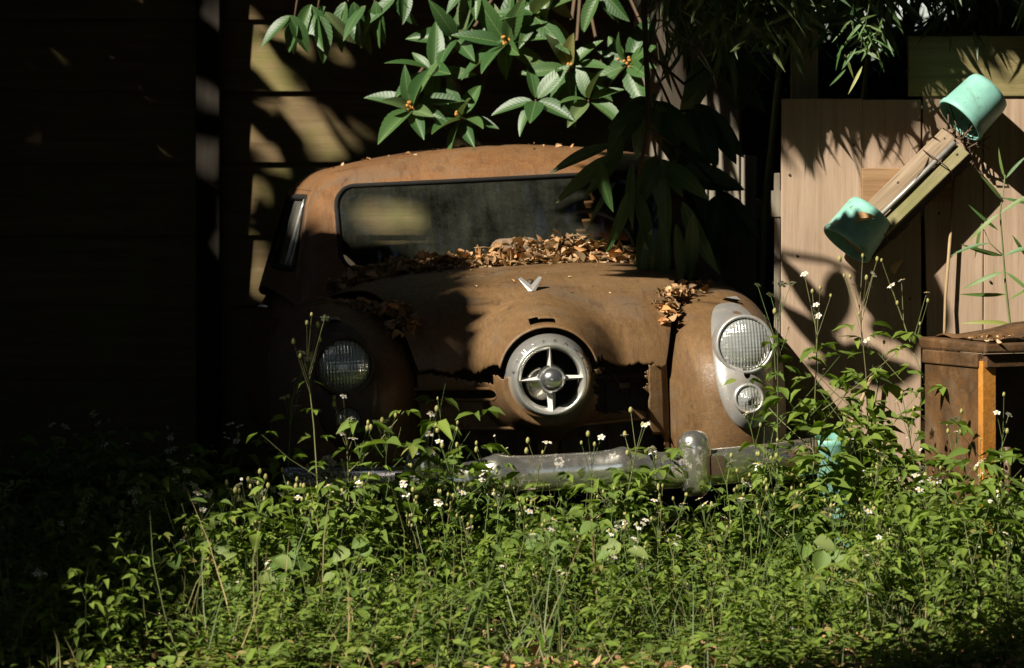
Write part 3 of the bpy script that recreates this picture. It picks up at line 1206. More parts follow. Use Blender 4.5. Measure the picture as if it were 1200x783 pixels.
az = np.linspace(0, 2 * math.pi, 220, endpoint=False)
el = np.linspace(R(-16), R(90), 70)
AZ, EL = np.meshgrid(az, el)
bd = np.stack([np.sin(AZ) * np.cos(EL), -np.cos(AZ) * np.cos(EL), np.sin(EL)], -1) * np.array([.8, 1.8, .5])
bd /= np.linalg.norm(bd, axis=-1, keepdims=True)
bv = march(f_body, np.array([0, 3.0, .55]), bd, .05, 2.4, 240)
bf = grid_faces(70, 220, True)
bc = bv.reshape(-1, 3)[bf].mean(1)
keep = ~((np.abs(bc[:, 0]) < .66) & (bc[:, 2] > .9) & (bc[:, 1] > 1.6) & (bc[:, 1] < 3.8))
body = obj("body", mesh_from("body", bv.reshape(-1, 3), bf[keep][:, ::-1], mats=M['rust_body']), car)
sm = body.modifiers.new("thickness", 'SOLIDIFY')
sm.thickness = .005
sm.offset = -1
for sgn in (-1, 1):
    MB().tube([(sgn * .855, 2.42, .90), (sgn * .885, 2.44, .905), (sgn * .885, 2.56, .905), (sgn * .855, 2.58, .90)], .010, 8).build("door_handle", M['chrome_bright'], car, smooth=True)
    # door edges as raised seams
    for yv in (1.62, 2.66):
        pts = []
        for z in np.linspace(.35, 1.0, 10):
            p = march(f_body, np.array([[0, yv, z]]), np.array([[sgn * 1.0, 0, 0]]), .1, 1.2)[0]
            pts.append(p + np.array([sgn * .0015, 0, 0]))
        MB().tube(pts, .004, 5).build("door_seam", M['black'], car)
    # added strip standing in for the rear fender's sunlit leading edge
    pts = []
    for a in np.linspace(-.9, .9, 12):
        z = .62 + .26 * math.sin(a)
        y = 3.10 - .12 * math.cos(a)
        p = march(f_body, np.array([[0, y, z]]), np.array([[sgn * 1.0, 0, 0]]), .1, 1.3)[0]
        pts.append(p + np.array([sgn * .004, 0, 0]))
    MB().tube(pts, .008, 6).build("fender_lit_edge", M['rust_roof'], car, smooth=True)

# inside
def rounded_block(c, h, r, name, mat, parent):
    o = MB().box(c, h).build(name, mat, parent)
    b = o.modifiers.new("bevel", 'BEVEL')
    b.width = r
    b.segments = 4
    return o


rounded_block((0, 2.62, .80), (.62, .09, .28), .06, "front_seat", M['seat'], car)
rounded_block((0, 2.35, .52), (.62, .28, .09), .06, "front_seat_base", M['seat'], car)
rounded_block((0, 3.40, .82), (.58, .09, .26), .06, "rear_seat", M['seat'], car)
rounded_block((.045, 1.74, 1.085), (.092, .045, .048), .040, "dash_pad", M['pink'], car)
rounded_block((0, 1.72, .93), (.66, .13, .09), .04, "dashboard", M['rust_dark'], car)
sw = []
for k in range(28):
    a = 2 * math.pi * k / 28
    sw.append((.33 + .185 * math.cos(a), 1.99 + .07 * math.sin(a), 1.05 + .165 * math.sin(a)))
steer = MB().tube(sw, .011, 8, close=True).build("steering_wheel", M['grey_metal'], car, smooth=True)
MB().tube([(.33, 1.80, .92), (.33, 1.985, 1.02)], .02, 8).tube([(.15, 1.99, 1.02), (.51, 1.99, 1.02)], .009, 6).build("steering_column", M['rust_dark'], car, smooth=True)
MB().box((0, 1.88, 1.33), (.10, .008, .022)).build("rear_view_mirror", M['black'], car, bevel=.006)
MB().box((-.12, 3.72, 1.20), (.022, .012, .15)).build("rear_window_divider", M['black'], car)
# wipers lying in the leaves
for (x0, x1) in ((.10, .42), (-.42, -.08)):
    pts = [(x, float(cabin_front_y(np.array([x]), np.array([1.06]))[0]) - .02, 1.062 + .012 * k) for k, x in enumerate((x0, .5 * (x0 + x1), x1))]
    MB().tube(pts, .006, 6).build("wiper", M['rubber'], car)
# wheels
for (wx, wy) in ((-.70, .78), (.70, .78), (-.70, 3.72), (.70, 3.72)):
    whl = empty("wheel", (wx, wy, .32))
    whl.parent = car
    ax = (1 if wx > 0 else -1, 0, 0)
    MB().lathe([(.20, -.08), (.27, -.095), (.315, -.085), (.33, -.05), (.332, 0), (.33, .05), (.315, .085), (.27, .095), (.20, .08)], 40, (0, 0, 0), ax).build("tyre", M['rubber'], whl, smooth=True)
    MB().lathe([(.205, .05), (.20, .07), (.17, .04), (.12, .05), (.11, .075), (.06, .095), (0, .1)], 32, (0, 0, 0), ax).build("rim", M['rust_dark'], whl, smooth=True)

# ------------------------------------------------------------------ dry leaves lying on the car
def leaf_template(nl=6, wid=.36, droop=.12, fold=.10, serr=0.0, curl=0.0, tipx=.0, ncol=5):
    tv, uv = [], []
    for i in range(nl + 1):
        s = i / nl
        w = wid * .5 * (math.sin(math.pi * s ** .78) ** .8 if 0 < s < 1 else 0.012)
        if serr and 0 < i < nl:
            w *= 1 + serr * (1 if i % 2 else -1)
        for j in range(ncol):
            q = -1 + 2 * j / (ncol - 1)
            x = q * w + tipx * s * s
            z = fold * abs(q) * w * 2 - droop * s * s + curl * (q * q) * w * 1.5
            tv.append((x, s, z))
            uv.append((.5 + .5 * q * (w / (wid * .5)), s))
    return np.array(tv), grid_faces(nl + 1, ncol), np.array(uv)


DRY = [leaf_template(4, rng.uniform(.5, .75), rng.uniform(-.25, .25), rng.uniform(-.3, .4), 0, rng.uniform(-.6, .9), rng.uniform(-.2, .2), 3) for _ in range(6)]


def litter(name, pos, size, flat=.5, tintlo=0, tinthi=1, parent=None, r=rng):
    vs, fs, ts = [], [], []
    b = 0
    which = r.integers(0, len(DRY), len(pos))
    for k, (tv, tf, _) in enumerate(DRY):
        sel = np.where(which == k)[0]
        if not len(sel):
            continue
        m = len(sel)
        nrm = np.stack([r.normal(0, flat, m), r.normal(0, flat, m), np.ones(m)], -1)
        nrm[r.random(m) < .4] *= -1
        d = r.normal(size=(m, 3)) * np.array([1, 1, flat * .7])
        rot = frame_from(d, nrm / np.linalg.norm(nrm, axis=1, keepdims=True))
        v, f = scatter(tv, tf, rot, pos[sel], size[sel])
        vs.append(v)
        fs.append(f + b)
        b += len(v)
        ts.append(np.repeat(r.uniform(tintlo, tinthi, m), len(tv)))
    return obj(name, mesh_from(name, np.concatenate(vs), np.concatenate(fs), uv=None, tint=np.concatenate(ts), mats=M['litter']), parent)


def hood_z(x, y):
    o = np.stack([x, y, np.full_like(x, .6)], -1)
    d = np.zeros_like(o)
    d[..., 2] = 1
    return march(f_hood, o, d, .01, .7, 120)[..., 2]


def fend_z(x, y):
    o = np.stack([np.abs(x), y, np.full_like(x, .6)], -1)
    d = np.zeros_like(o)
    d[..., 2] = 1
    return march(f_fender, o, d, .01, .6, 120)[..., 2]


m = 2800
lx = rng.uniform(-.64, .60, m)
depthy = 1.36 + .30 * lx ** 2
ly_ = depthy - np.abs(rng.normal(0, .055, m)) - .005
heap = .075 * np.exp(-((depthy - ly_) / .075) ** 2) * (0.75 + .25 * np.sin(lx * 9) + .3 * np.exp(-((lx - .1) / .25) ** 2)) * np.clip((lx + .9) / .7, .4, 1)
lz = hood_z(lx, np.minimum(ly_, 1.40)) + .006 + heap * rng.uniform(.0, 1, m)
cp = car_w(np.stack([lx, ly_, lz], -1))
o = litter("leaf_litter", cp, .012 + .046 * rng.random(m) ** 1.8, .5)
tag(o, "heap of dry brown leaves along the base of the windscreen", "leaf litter", kind="stuff")

tw_ = MB()
for k in range(34):
    j_ = rng.integers(0, m)
    p_ = np.array([lx[j_], ly_[j_], lz[j_] + .006])
    q_ = rng.normal(0, 1, 3) * np.array([1, .4, .12])
    q_ = q_ / np.linalg.norm(q_) * rng.uniform(.03, .09)
    a_, b_, c_ = car_w(np.array([p_ - q_, p_ + [0, 0, .006], p_ + q_]))
    tw_.tube([a_, b_, c_], [.0022, .002, .0014], 5)
tag(tw_.build("twig_litter", M['stick'], smooth=True), "thin dry twigs among the leaves at the windscreen base", "twigs", kind="stuff")

for sgn, cnt, lab in ((1, 330, "dry leaves caught between hood and wing on the sunny side"), (-1, 420, "dry leaves in the shaded gutter above the left headlight")):
    t = rng.uniform(0, 1, cnt) ** .8
    yy = .38 + .72 * t
    xx = sgn * (.405 + .25 * np.clip((yy - .35) / .8, 0, 1)) + rng.normal(0, .022, cnt)
    zz = np.maximum(hood_z(xx, yy), np.where(np.abs(xx) > .41, fend_z(xx, yy), 0))
    zz = np.minimum(zz, .93) + .006 + rng.uniform(0, .022, cnt)
    o = litter("leaf_litter", car_w(np.stack([xx, yy, zz], -1)), rng.uniform(.02, .045, cnt), .7)
    tag(o, lab, "leaf litter", kind="stuff")
# crumbs on roof and hood
m = 60
ry = rng.uniform(1.95, 2.7, m)
rx = rng.uniform(-.6, .5, m)
od = np.zeros((m, 3))
od[:, 2] = 1
rz = march(f_cabin, np.stack([rx, ry, np.full(m, 1.1)], -1), od, .05, .6)[:, 2]
o = litter("leaf_litter", car_w(np.stack([rx, ry, rz + .003], -1)), rng.uniform(.012, .03, m), .4, .5, 1)
tag(o, "scattered pale leaf crumbs on the rusty roof", "leaf litter", kind="stuff")
m = 26
hx, hy = rng.uniform(-.35, .45, m), rng.uniform(.35, 1.2, m)
o = litter("leaf_litter", car_w(np.stack([hx, hy, hood_z(hx, hy) + .003], -1)), rng.uniform(.008, .016, m), .3, .5, 1)
tag(o, "a few pale crumbs on the sunlit hood", "leaf litter", kind="stuff")

# ------------------------------------------------------------------ beam with two mint pots
BD = FD - .118
pa, pb = P(1003, 283, BD - .015), P(1122, 166, BD + .0)
bdir = (pb - pa) / np.linalg.norm(pb - pa)
blen = np.linalg.norm(pb - pa)
nrm0 = np.array([-.35, -.9, .15])
Rb = frame_from(bdir[None], (nrm0 / np.linalg.norm(nrm0))[None])[0]   # x side, y along, z towards viewer
Mb = Matrix.Translation(Vector(pa)) @ Matrix(Rb.tolist()).to_4x4()
beam = empty("timber_beam")
beam.matrix_world = Mb
beam.matrix_basis = Mb
tag(beam, "slanting old wooden beam fixed to the fence between two mint pots", "beam")
# across: x runs to the right-below side of the beam
MB().box((-.036, blen / 2, .0), (.030, blen / 2, .014), jit=.0015).build("beam_plank", M['beam'], beam, bevel=.003)
MB().tube([(.000, .02, .018), (.002, blen * .5, .020), (.001, blen - .01, .018)], .0085, 10).build("pipe", M['grey_metal'], beam, smooth=True)
MB().box((.034, blen / 2 + .004, -.006), (.026, blen / 2 - .008, .014), jit=.0015).build("beam_plank", M['beam_moss'], beam, bevel=.003)
MB().box((.052, blen / 2, -.042), (.010, blen / 2, .034)).build("beam_side", M['post'], beam, bevel=.003)  # underside in near-black wood, its shade put into the colour
MB().box((-.045, blen / 2, -.040), (.010, blen / 2, .030)).build("beam_side", M['beam'], beam, bevel=.003)
MB().box((.0, -.006, -.02), (.058, .010, .045)).build("end_block", M['beam'], beam, bevel=.004)
MB().box((.0, blen * .55, -.088), (.03, .04, .03)).build("wall_block", M['greyboard'], beam)


for yy_ in (.16, .80):
    pts_ = []
    for k in range(21):
        a_ = 2 * math.pi * k / 20
        pts_.append((.070 * math.cos(a_) * (1 + .12 * abs(math.sin(2 * a_))), blen * yy_ + .006 * math.sin(a_ * 2), -.028 + .062 * math.sin(a_) * (1 + .12 * abs(math.sin(2 * a_)))))
    MB().tube(pts_[:-1], .0022, 5, close=True).build("tie_wire", M['rust_dark'], beam, smooth=True)
    MB().tube([(.05, blen * yy_, -.08), (.055, blen * yy_ + .03, -.11), (.05, blen * yy_ + .10, -.128)], .0022, 5).build("tie_wire", M['rust_dark'], beam, smooth=True)
for (x_, y_) in ((-.036, .05), (-.036, .95), (.034, .08), (.034, .93), (-.04, .5)):
    MB().lathe([(0, .004), (.004, .003), (.0055, 0)], 8, (x_, blen * y_, .0145 if x_ < 0 else .0085)).build("nail_head", M['rust_dark'], beam)
rt_ = MB()
for k in range(16):
    p_ = np.array([rng.normal(0, .03), blen + .01, -.02 + rng.normal(0, .03)])
    rt_.tube([p_, p_ + [rng.normal(0, .02), .03, rng.normal(0, .02)], p_ + [rng.normal(0, .035), rng.uniform(.05, .09), rng.normal(0, .035)]], [.0035, .003, .0015], 5)
tag(rt_.build("dry_roots", M['twig'], smooth=True), "dry brown roots between the beam's upper end and the mint pot", "roots", kind="stuff").matrix_basis = Mb


def pot(name, c, mouth, r, length, label, soil=True, seedv=0):
    mouth = np.array(mouth, float)
    mouth /= np.linalg.norm(mouth)
    e = empty(name, c)
    tag(e, label, "pot")
    # origin in the middle of the mouth, wall runs back along -mouth
    pr = [(r, 0), (r * 1.04, -.004), (r * 1.04, -.018), (r * 1.0, -.022), (r * .93, -length * .9), (r * .88, -length), (0, -length)]
    pin = [(r * .955, 0), (r * .93, -.02), (r * .86, -length + .012), (0, -length + .012)]
    MB().lathe(pr, 40, (0, 0, 0), mouth).build("pot_wall", M['teal'], e, smooth=True)
    MB().lathe(pin, 40, (0, 0, 0), mouth).build("pot_lining", M['teal'], e, smooth=True)
    MB().lathe([(r * .955, 0), (r, 0)], 40, (0, 0, 0), mouth).build("pot_rim", M['teal'], e)
    if soil:
        MB().lathe([(0, -length * .42), (r * .5, -length * .4), (r * .9, -length * .45)], 24, (0, 0, 0), mouth).build("soil", M['soil'], e, smooth=True)
    return e


dpx = FPX / (FD - .2)
pot("plant_pot", P(1124, 142, BD - .03), (-.68, -.24, -.66), 31 / dpx, .155, "mint green pot on the upper end of the slanting beam", True)
pot("plant_pot", P(991, 288, BD - .03), (-.60, -.20, -.76), 32 / dpx, .15, "mint green pot on the lower end of the slanting beam", False)
pot("plant_pot", P(975, 512, 12.35), (-.10, -.12, .98), .062, .50, "mint green pot standing among the weeds below the fence", True)
# dry orange leaf and roots on the lower pot
# sticks against the fence
tag(MB().tube([P(1119, 205, FD - .04), P(1108, 350, FD - .05), P(1103, 520, FD - .10)], [.006, .0055, .005], 7).build("thin_stick", M['stick'], smooth=True), "thin dry upright stick leaning on the fence under the beam", "stick")
tag(MB().tube([P(1022, 440, FD - .06), P(1004, 482, FD - .10), P(984, 530, FD - .16)], [.006, .006, .005], 7).build("thin_stick", M['stick'], smooth=True), "short slanting stick standing above the mint pot in the weeds", "stick")

# ------------------------------------------------------------------ rusty cabinet on the right
cab = empty("rusty_cabinet", P(1150, 0, 12.05) * np.array([1, 1, 0]), (0, 0, R(25)))
tag(cab, "rusty metal cabinet with orange corner post at the right edge", "cabinet")
# local: x along the front (right), y back; corner at origin
ch = P(0, 412, 12.05)[2]
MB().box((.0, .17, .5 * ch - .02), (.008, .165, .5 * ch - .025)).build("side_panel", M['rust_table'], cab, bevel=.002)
MB().box((.26, .06, .5 * ch - .02), (.25, .006, .5 * ch - .025)).build("front_panel", M['rust_dark'], cab)  # shade of the recess put into the panel's darker colour
MB().box((.018, -.006, .29 + .5 * (ch - .58)), (.026, .014, .5 * ch - .03)).build("corner_post", M['orange_rust'], cab, bevel=.003)
MB().box((.016, -.004, ch - .075), (.0215, .0155, .05)).build("post_shade_band", M['rust_table'], cab, bevel=.003)  # dark band standing in for the top's shade on the orange post
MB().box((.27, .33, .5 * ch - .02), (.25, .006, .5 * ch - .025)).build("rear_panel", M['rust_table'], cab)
top = MB().box((.285, .16, ch + .012), (.30, .205, .020), jit=.002).build("top_plate", M['rust_table'], cab, bevel=.008)
MB().box((.27, -.02, ch - .030), (.27, .012, .022)).build("apron", M['rust_table'], cab, bevel=.004)
MB().box((-.006, .17, ch - .030), (.010, .17, .022)).build("apron", M['rust_table'], cab, bevel=.004)
for (lx_, ly_) in ((.50, .0), (.50, .3), (.02, .3)):
    MB().box((lx_, ly_, .5 * ch - .03), (.016, .016, .5 * ch - .03)).build("leg", M['rust_table'], cab)
# crumpled sheet on top
ng = 22
A, B = np.meshgrid(np.linspace(0, 1, ng), np.linspace(0, 1, ng))
hh = .115 * np.clip(A * 1.25 - .12, 0, 1) * (1 - .55 * B) * np.clip(B * 7, 0, 1) + .010 * np.sin(A * 13 + B * 5) * np.cos(B * 11)
hh = hh * np.clip((1 - A) * 9, 0, 1)
sv = np.stack([.03 + .52 * A, -.04 + .37 * B, ch + .036 + np.clip(hh, 0, 1)], -1).reshape(-1, 3)
cl = obj("crumpled_sheet", mesh_from("crumpled_sheet", sv, grid_faces(ng, ng), mats=M['rust_table']), loc=cab.location, rot=cab.rotation_euler)
cl.modifiers.new("thickness", 'SOLIDIFY').thickness = .004
tag(cl, "crumpled rusty sheet heaped on top of the cabinet", "metal sheet")
Rc = np.array(Matrix.Rotation(R(25), 3, 'Z'))
m = 110
q = np.stack([rng.uniform(.0, .5, m), rng.uniform(-.05, .12, m), np.full(m, ch + .042)], -1)
o = litter("leaf_litter", q @ Rc.T + np.array(cab.location), rng.uniform(.012, .026, m), .4, .4, 1)
tag(o, "pale leaf crumbs strewn along the cabinet top", "leaf litter", kind="stuff")
# iron stake by the cabinet
tag(MB().tube([P(1180, 700, 11.9) * np.array([1, 1, 0]), P(1181, 560, 11.9), P(1180, 524, 11.9)], .012, 8).build("iron_stake", M['rust_table'], smooth=True), "short rusty iron stake in the weeds before the cabinet", "stake")

# ------------------------------------------------------------------ loquat tree: rosettes of large ribbed leaves
rng = np.random.default_rng(21)
LQ = [leaf_template(18, rng.uniform(.32, .40), rng.uniform(.10, .30), rng.uniform(.10, .25), .022, rng.uniform(-.2, .25), rng.uniform(-.12, .12), 5) for _ in range(7)]
LQM = [mesh_from("leaf", tv, tf, uv=uv, mats=M['loquat']) for tv, tf, uv in LQ]
lq = empty("loquat_tree", (.74, 15.0, 0))
tag(lq, "loquat tree with large ribbed glossy leaves hanging over the car roof", "tree")
lq_loc = np.array(lq.location)


def part_tube(name, pts, rads, mat, parent, base=lq_loc, n=8):
    return MB().tube([np.array(p) - base for p in pts], rads, n).build(name, mat, parent, smooth=True)


trk = part_tube("trunk", [(.74, 15.0, -.05), (.72, 14.98, .6), (.70, 14.92, 1.3), (.62, 14.85, 2.0), (.45, 14.7, 2.7), (.2, 14.3, 3.4), (-.2, 13.6, 4.0)], [.085, .075, .07, .062, .05, .04, .025], M['bark'], lq)


def put_leaf(parent, base, p, d, nrm, size, mesh=None):
    Rm = frame_from(np.array(d, float)[None], (np.array(nrm, float) / np.linalg.norm(nrm))[None])[0]
    o = obj("leaf", mesh or LQM[rng.integers(0, len(LQM))], parent)
    o.matrix_basis = Matrix.Translation(Vector(np.array(p) - base)) @ Matrix((Rm * size).tolist()).to_4x4()
    return o


def rosette(br, c, facing, nleaf, size, spread=1.0, base=lq_loc, bud=True, droop=.12):
    facing = np.array(facing, float)
    facing /= np.linalg.norm(facing)
    a = np.cross(facing, [0, 0, 1.0])
    a /= np.linalg.norm(a)
    b = np.cross(a, facing)
    ph = rng.uniform(0, 6)
    for k in range(int(nleaf * 1.3)):
        an = ph + k * 2.399
        el_ = rng.uniform(-.05, .55) if k < nleaf * .75 else rng.uniform(.6, 1.2)
        d = (math.cos(an) * a + math.sin(an) * b) * math.cos(el_) * spread + facing * math.sin(el_)
        d = d + np.array([0, 0, -droop * rng.uniform(.3, 1.2)])
        nn = facing * 1.0 + np.array([-.15, 0, .3]) + rng.normal(0, .30, 3)
        put_leaf(br, base, np.array(c) + d * .012, d, nn, size * .93 * rng.uniform(.62, 1.15))
    if bud:
        mbb = MB()
        for _ in range(9):
            q = np.array(c) - base + facing * rng.uniform(.015, .05) + rng.normal(0, .010, 3)
            mbb.lathe([(0, .008), (.006, .004), (.007, -.002), (.0, -.008)], 6, q, facing)
        mbb.build("flower_bud", M['fruit'], br, smooth=True)


LDD = 14.45
ros = [(595, 52, 11, .235, 1), (483, 128, 9, .225, 1), (541, 140, 9, .21, 1), (667, 80, 8, .225, 1), (736, 76, 8, .205, 1), (535, 46, 7, .20, 0),
       (690, 118, 5, .20, 0), (625, 18, 6, .21, 0), (508, 84, 6, .19, 0), (628, 118, 5, .19, 0)]
for (px, py, k, s, bud) in ros:
    c = P(px, py, LDD + (-.12 if py > 115 else rng.uniform(-.05, .15)))
    b0 = c + np.array([rng.uniform(.0, .15), .28, .12])
    top = np.array([.3 + rng.uniform(-.2, .2), 14.75, 2.6 + rng.uniform(-.1, .3)])
    br = part_tube("branch", [c - np.array([0, -.01, 0]), b0, .5 * (b0 + top) + np.array([0, .05, .05]), top], [.005, .007, .010, .014], M['twig'], lq, n=6)
    rosette(br, c, (-.25 + rng.normal(0, .12), -.85, .45 + rng.normal(0, .15)), k, s, bud=bool(bud))
# hanging clusters at the upper left
for (px, py, k, s) in ((372, 14, 6, .17), (408, 2, 6, .18), (438, 8, 5, .16), (345, 22, 4, .15), (708, -12, 4, .16), (470, -8, 5, .17), (560, -10, 6, .18), (640, -14, 5, .18)):
    c = P(px, py, LDD + .1 + rng.uniform(-.1, .1))
    top = c + np.array([.15, .2, .5])
    br = part_tube("branch", [c, c + np.array([.02, .05, .15]), top], [.004, .006, .009], M['twig'], lq, n=6)
    for q in range(k):
        d = np.array([rng.normal(0, .55), rng.normal(-.15, .35), -1.0])
        put_leaf(br, lq_loc, c + rng.normal(0, .02, 3), d, (-.4 + rng.normal(0, .4), -.8, .4), s * rng.uniform(.8, 1.1))
# bare shaded limbs at the top right
part_tube("branch", [P(870, 128, 13.9), P(905, 66, 13.85), P(918, 42, 13.85), P(950, 10, 13.8), P(965, -40, 13.8)], [.006, .008, .012, .011, .010], M['bark'], lq)
part_tube("branch", [P(845, 32, 13.95), P(890, 34, 13.85), P(918, 42, 13.85)], [.006, .008, .010], M['bark'], lq)
part_tube("branch", [P(918, 42, 13.85), P(1010, 10, 13.7), P(1100, -40, 13.6)], [.010, .009, .008], M['bark'], lq)

# nearer branch hanging in the dark before the windscreen
nb = empty("loquat_branch", P(745, -60, 12.75))
tag(nb, "shaded loquat branch hanging in front of the windscreen's right half", "branch")
nb_loc = np.array(nb.location)
tw = [P(752, -60, 12.75), P(757, 60, 12.74), P(760, 150, 12.74), P(748, 205, 12.73)]
st = part_tube("stem", tw, [.012, .010, .008, .006], M['bark'], nb, nb_loc)
near = [(770, 190, 5, .2), (800, 200, 9, .26), (815, 130, 9, .26), (770, 120, 9, .26), (840, 70, 8, .25), (850, 230, 8, .25), (820, 255, 7, .25)]
for (px, py, k, s) in near:
    c = P(px, py, (13.05 if px < 790 else 14.0) + rng.uniform(-.1, .12))
    br = part_tube("twig", [tw[2] if py > 140 else tw[1], .5 * (c + tw[2]) + np.array([0, .03, .03]), c], [.006, .005, .004], M['bark'], nb, nb_loc, 6)
    for q in range(k):
        an = rng.uniform(0, 6.28)
        d = np.array([.75 * math.cos(an), .4 * math.sin(an), -.75 + rng.normal(0, .3)])
        put_leaf(br, nb_loc, c + rng.normal(0, .02, 3), d, (rng.normal(0, .4), -.8, .5), s * rng.uniform(.75, 1.1))
NRW = [mesh_from("leaf", tv, tf, uv=uv, mats=M['loquat']) for tv, tf, uv in [leaf_template(12, .20, .12, .15, .01, 0, q_, 5) for q_ in (-.12, 0, .14)]]
for (x0, y0, x1, y1) in ((760, 250, 742, 336), (764, 268, 756, 352), (775, 258, 786, 350), (792, 262, 802, 345), (722, 212, 690, 262), (716, 170, 640, 192), (722, 182, 648, 226), (735, 225, 722, 300),
                         (800, 236, 832, 326), (745, 222, 768, 300), (812, 250, 815, 340), (730, 160, 700, 235), (742, 190, 735, 268), (780, 210, 778, 300)):
    a_, b_ = P(x0, y0, 12.98 + rng.normal(0, .04)), P(x1, y1, 12.95 + rng.normal(0, .04))
    put_leaf(st, nb_loc, a_, b_ - a_, (rng.normal(0, .5), -.8, .4), float(np.linalg.norm(b_ - a_)), NRW[rng.integers(0, 3)])
# the one leaf that catches the sun
put_leaf(st, nb_loc, P(704, 190, 12.6), (.05, -.05, -1), (-.7, -.7, .3), .17)

# ------------------------------------------------------------------ light gap: where the sun reaches, in light space
LIT = [(0.62, -1.6), (0.40, -1.12), (-.1, -.5), (0, -.1), (.05, .21), (-.10, .5), (-.30, .755), (-.70, 1.115), (-.98, 1.28), (-1.65, 1.33), (-2.2, 1.5), (-2.5, 2.0), (-2.6, 2.6), (-2.4, 3.1),
       (-1.3, 3.1), (-1.2, 2.5), (-1.12, 2.1), (-.95, 1.78), (-.64, 1.60), (-.5, 1.5), (-.3, 1.36), (-.10, 1.38), (-.09, 1.98), (.10, 2.11), (.32, 2.25), (.40, 2.56), (.75, 2.75), (1.05, 2.7), (1.5, 1.7), (2.05, .8), (2.0, 0), (1.82, -.62), (1.45, -1.3)]
spots = []
rng = np.random.default_rng(5)
for (px, py, rp) in ((295, 78, 26), (330, 88, 22), (345, 82, 18), (400, 168, 30), (372, 172, 24), (345, 160, 22), (285, 185, 20), (275, 232, 24), (300, 258, 22), (318, 265, 18), (290, 345, 26), (312, 335, 18),
                     (432, 150, 18), (278, 118, 18), (440, 105, 16), (155, 42, 14), (162, 80, 9), (60, 140, 11), (8, 147, 12), (105, 178, 12), (142, 180, 11), (178, 210, 9), (203, 233, 9), (185, 125, 9), (215, 430, 24), (212, 390, 18), (300, 18, 14), (210, 50, 12)):
    for _k in range(3):
        jx, jy = rng.normal(0, rp * .55, 2)
        u_, v_ = uv_of(P(px + (22 if 240 < px < 300 else 0) + jx, py + jy, WALL_D))
        spots.append((float(u_), float(v_), (.44 if px > 240 else .28) * rp / FPX * WALL_D))
for _k in range(72):
    px, py = (rng.uniform(0, 225), rng.uniform(0, 330)) if _k < 45 else (rng.uniform(285, 480), rng.uniform(-10, 370))
    u_, v_ = uv_of(P(px, py, WALL_D))
    spots.append((float(u_), float(v_), rng.uniform(4, 9) / FPX * WALL_D))
for (px, py, rp, d_) in ((875, 230, 10, FD2), (877, 265, 12, FD2), (845, 190, 12, FD2), (855, 240, 8, FD2), (838, 175, 8, FD2), (262, 440, 14, 15.2), (262, 400, 10, 15.2), (262, 480, 10, 15.2),
                         (1010, 45, 20, 12.7), (470, 262, 16, WALL_D), (440, 264, 12, WALL_D), (500, 260, 14, WALL_D), (565, 258, 13, WALL_D), (620, 258, 12, WALL_D), (455, 285, 9, WALL_D), (590, 275, 9, WALL_D), (706, 222, 14, 12.6), (690, 190, 8, 13.9), (735, 130, 8, 14.4)):
    u_, v_ = uv_of(P(px, py, d_))
    spots.append((float(u_), float(v_), rp / FPX * d_))


def in_light(p, grow=0.0):
    u, v = uv_of(p)
    keep = inpoly(u, v, LIT)
    for (a, b, r_) in spots:
        keep |= (u - a) ** 2 + (v - b) ** 2 < (r_ + grow) ** 2
    return keep


def in_view(p, m=30):
    d = p[:, 1]
    dd = np.maximum(d, .05)
    px = 600 + p[:, 0] / dd * FPX
    py = HOR - (p[:, 2] - CAMH) / dd * FPX
    mm = m + .48 / dd * FPX
    return (d > -.5) & (px > -mm) & (px < 1200 + mm) & (py > -mm) & (py < 783 + mm)


CT = leaf_template(3, .42, .15, .15, 0, 0, 0, 3)
BT = leaf_template(3, .12, .15, .15, 0, 0, 0, 3)


def shade_crown(name, pos, size, parent, base, tmpl=CT, mat='canopy', grow=0.0, fr=(0, .5, 1)):  # unseen leaves, cut away wherever the sun is meant to come through
    d = rng.normal(size=(len(pos), 3)) + np.array([0, 0, -.4])
    dn = d / np.linalg.norm(d, axis=1, keepdims=True) * np.asarray(size)[:, None]
    keep = ~in_view(pos)
    for q_ in fr:
        keep &= ~in_light(pos + dn * q_, grow)
    pos, size, d = pos[keep], size[keep], d[keep]
    m = len(pos)
    nn = rng.normal(size=(m, 3)) * .6 + S * .8
    rot = frame_from(d, nn / np.linalg.norm(nn, axis=1, keepdims=True))
    v, f = scatter(tmpl[0], tmpl[1], rot, pos - base, size)
    o = obj(name, mesh_from(name, v, f, tint=np.repeat(rng.random(m), len(tmpl[0])), mats=M[mat]), parent)
    o["kind"] = "stuff"
    return o


def uvt(u, v, t):
    return O0 + u[:, None] * U + v[:, None] * V + t[:, None] * S


# loquat crown above the picture: sharp leaf shadows on fence, hood and windscreen
m = 9000
u_ = rng.uniform(-1.6, 2.2, m)
v_ = rng.uniform(1.2, 4.4, m)
shade_crown("crown", uvt(u_, v_, rng.uniform(2.3, 4.2, m)), rng.uniform(.17, .27, m), lq, lq_loc, fr=(0, .45))

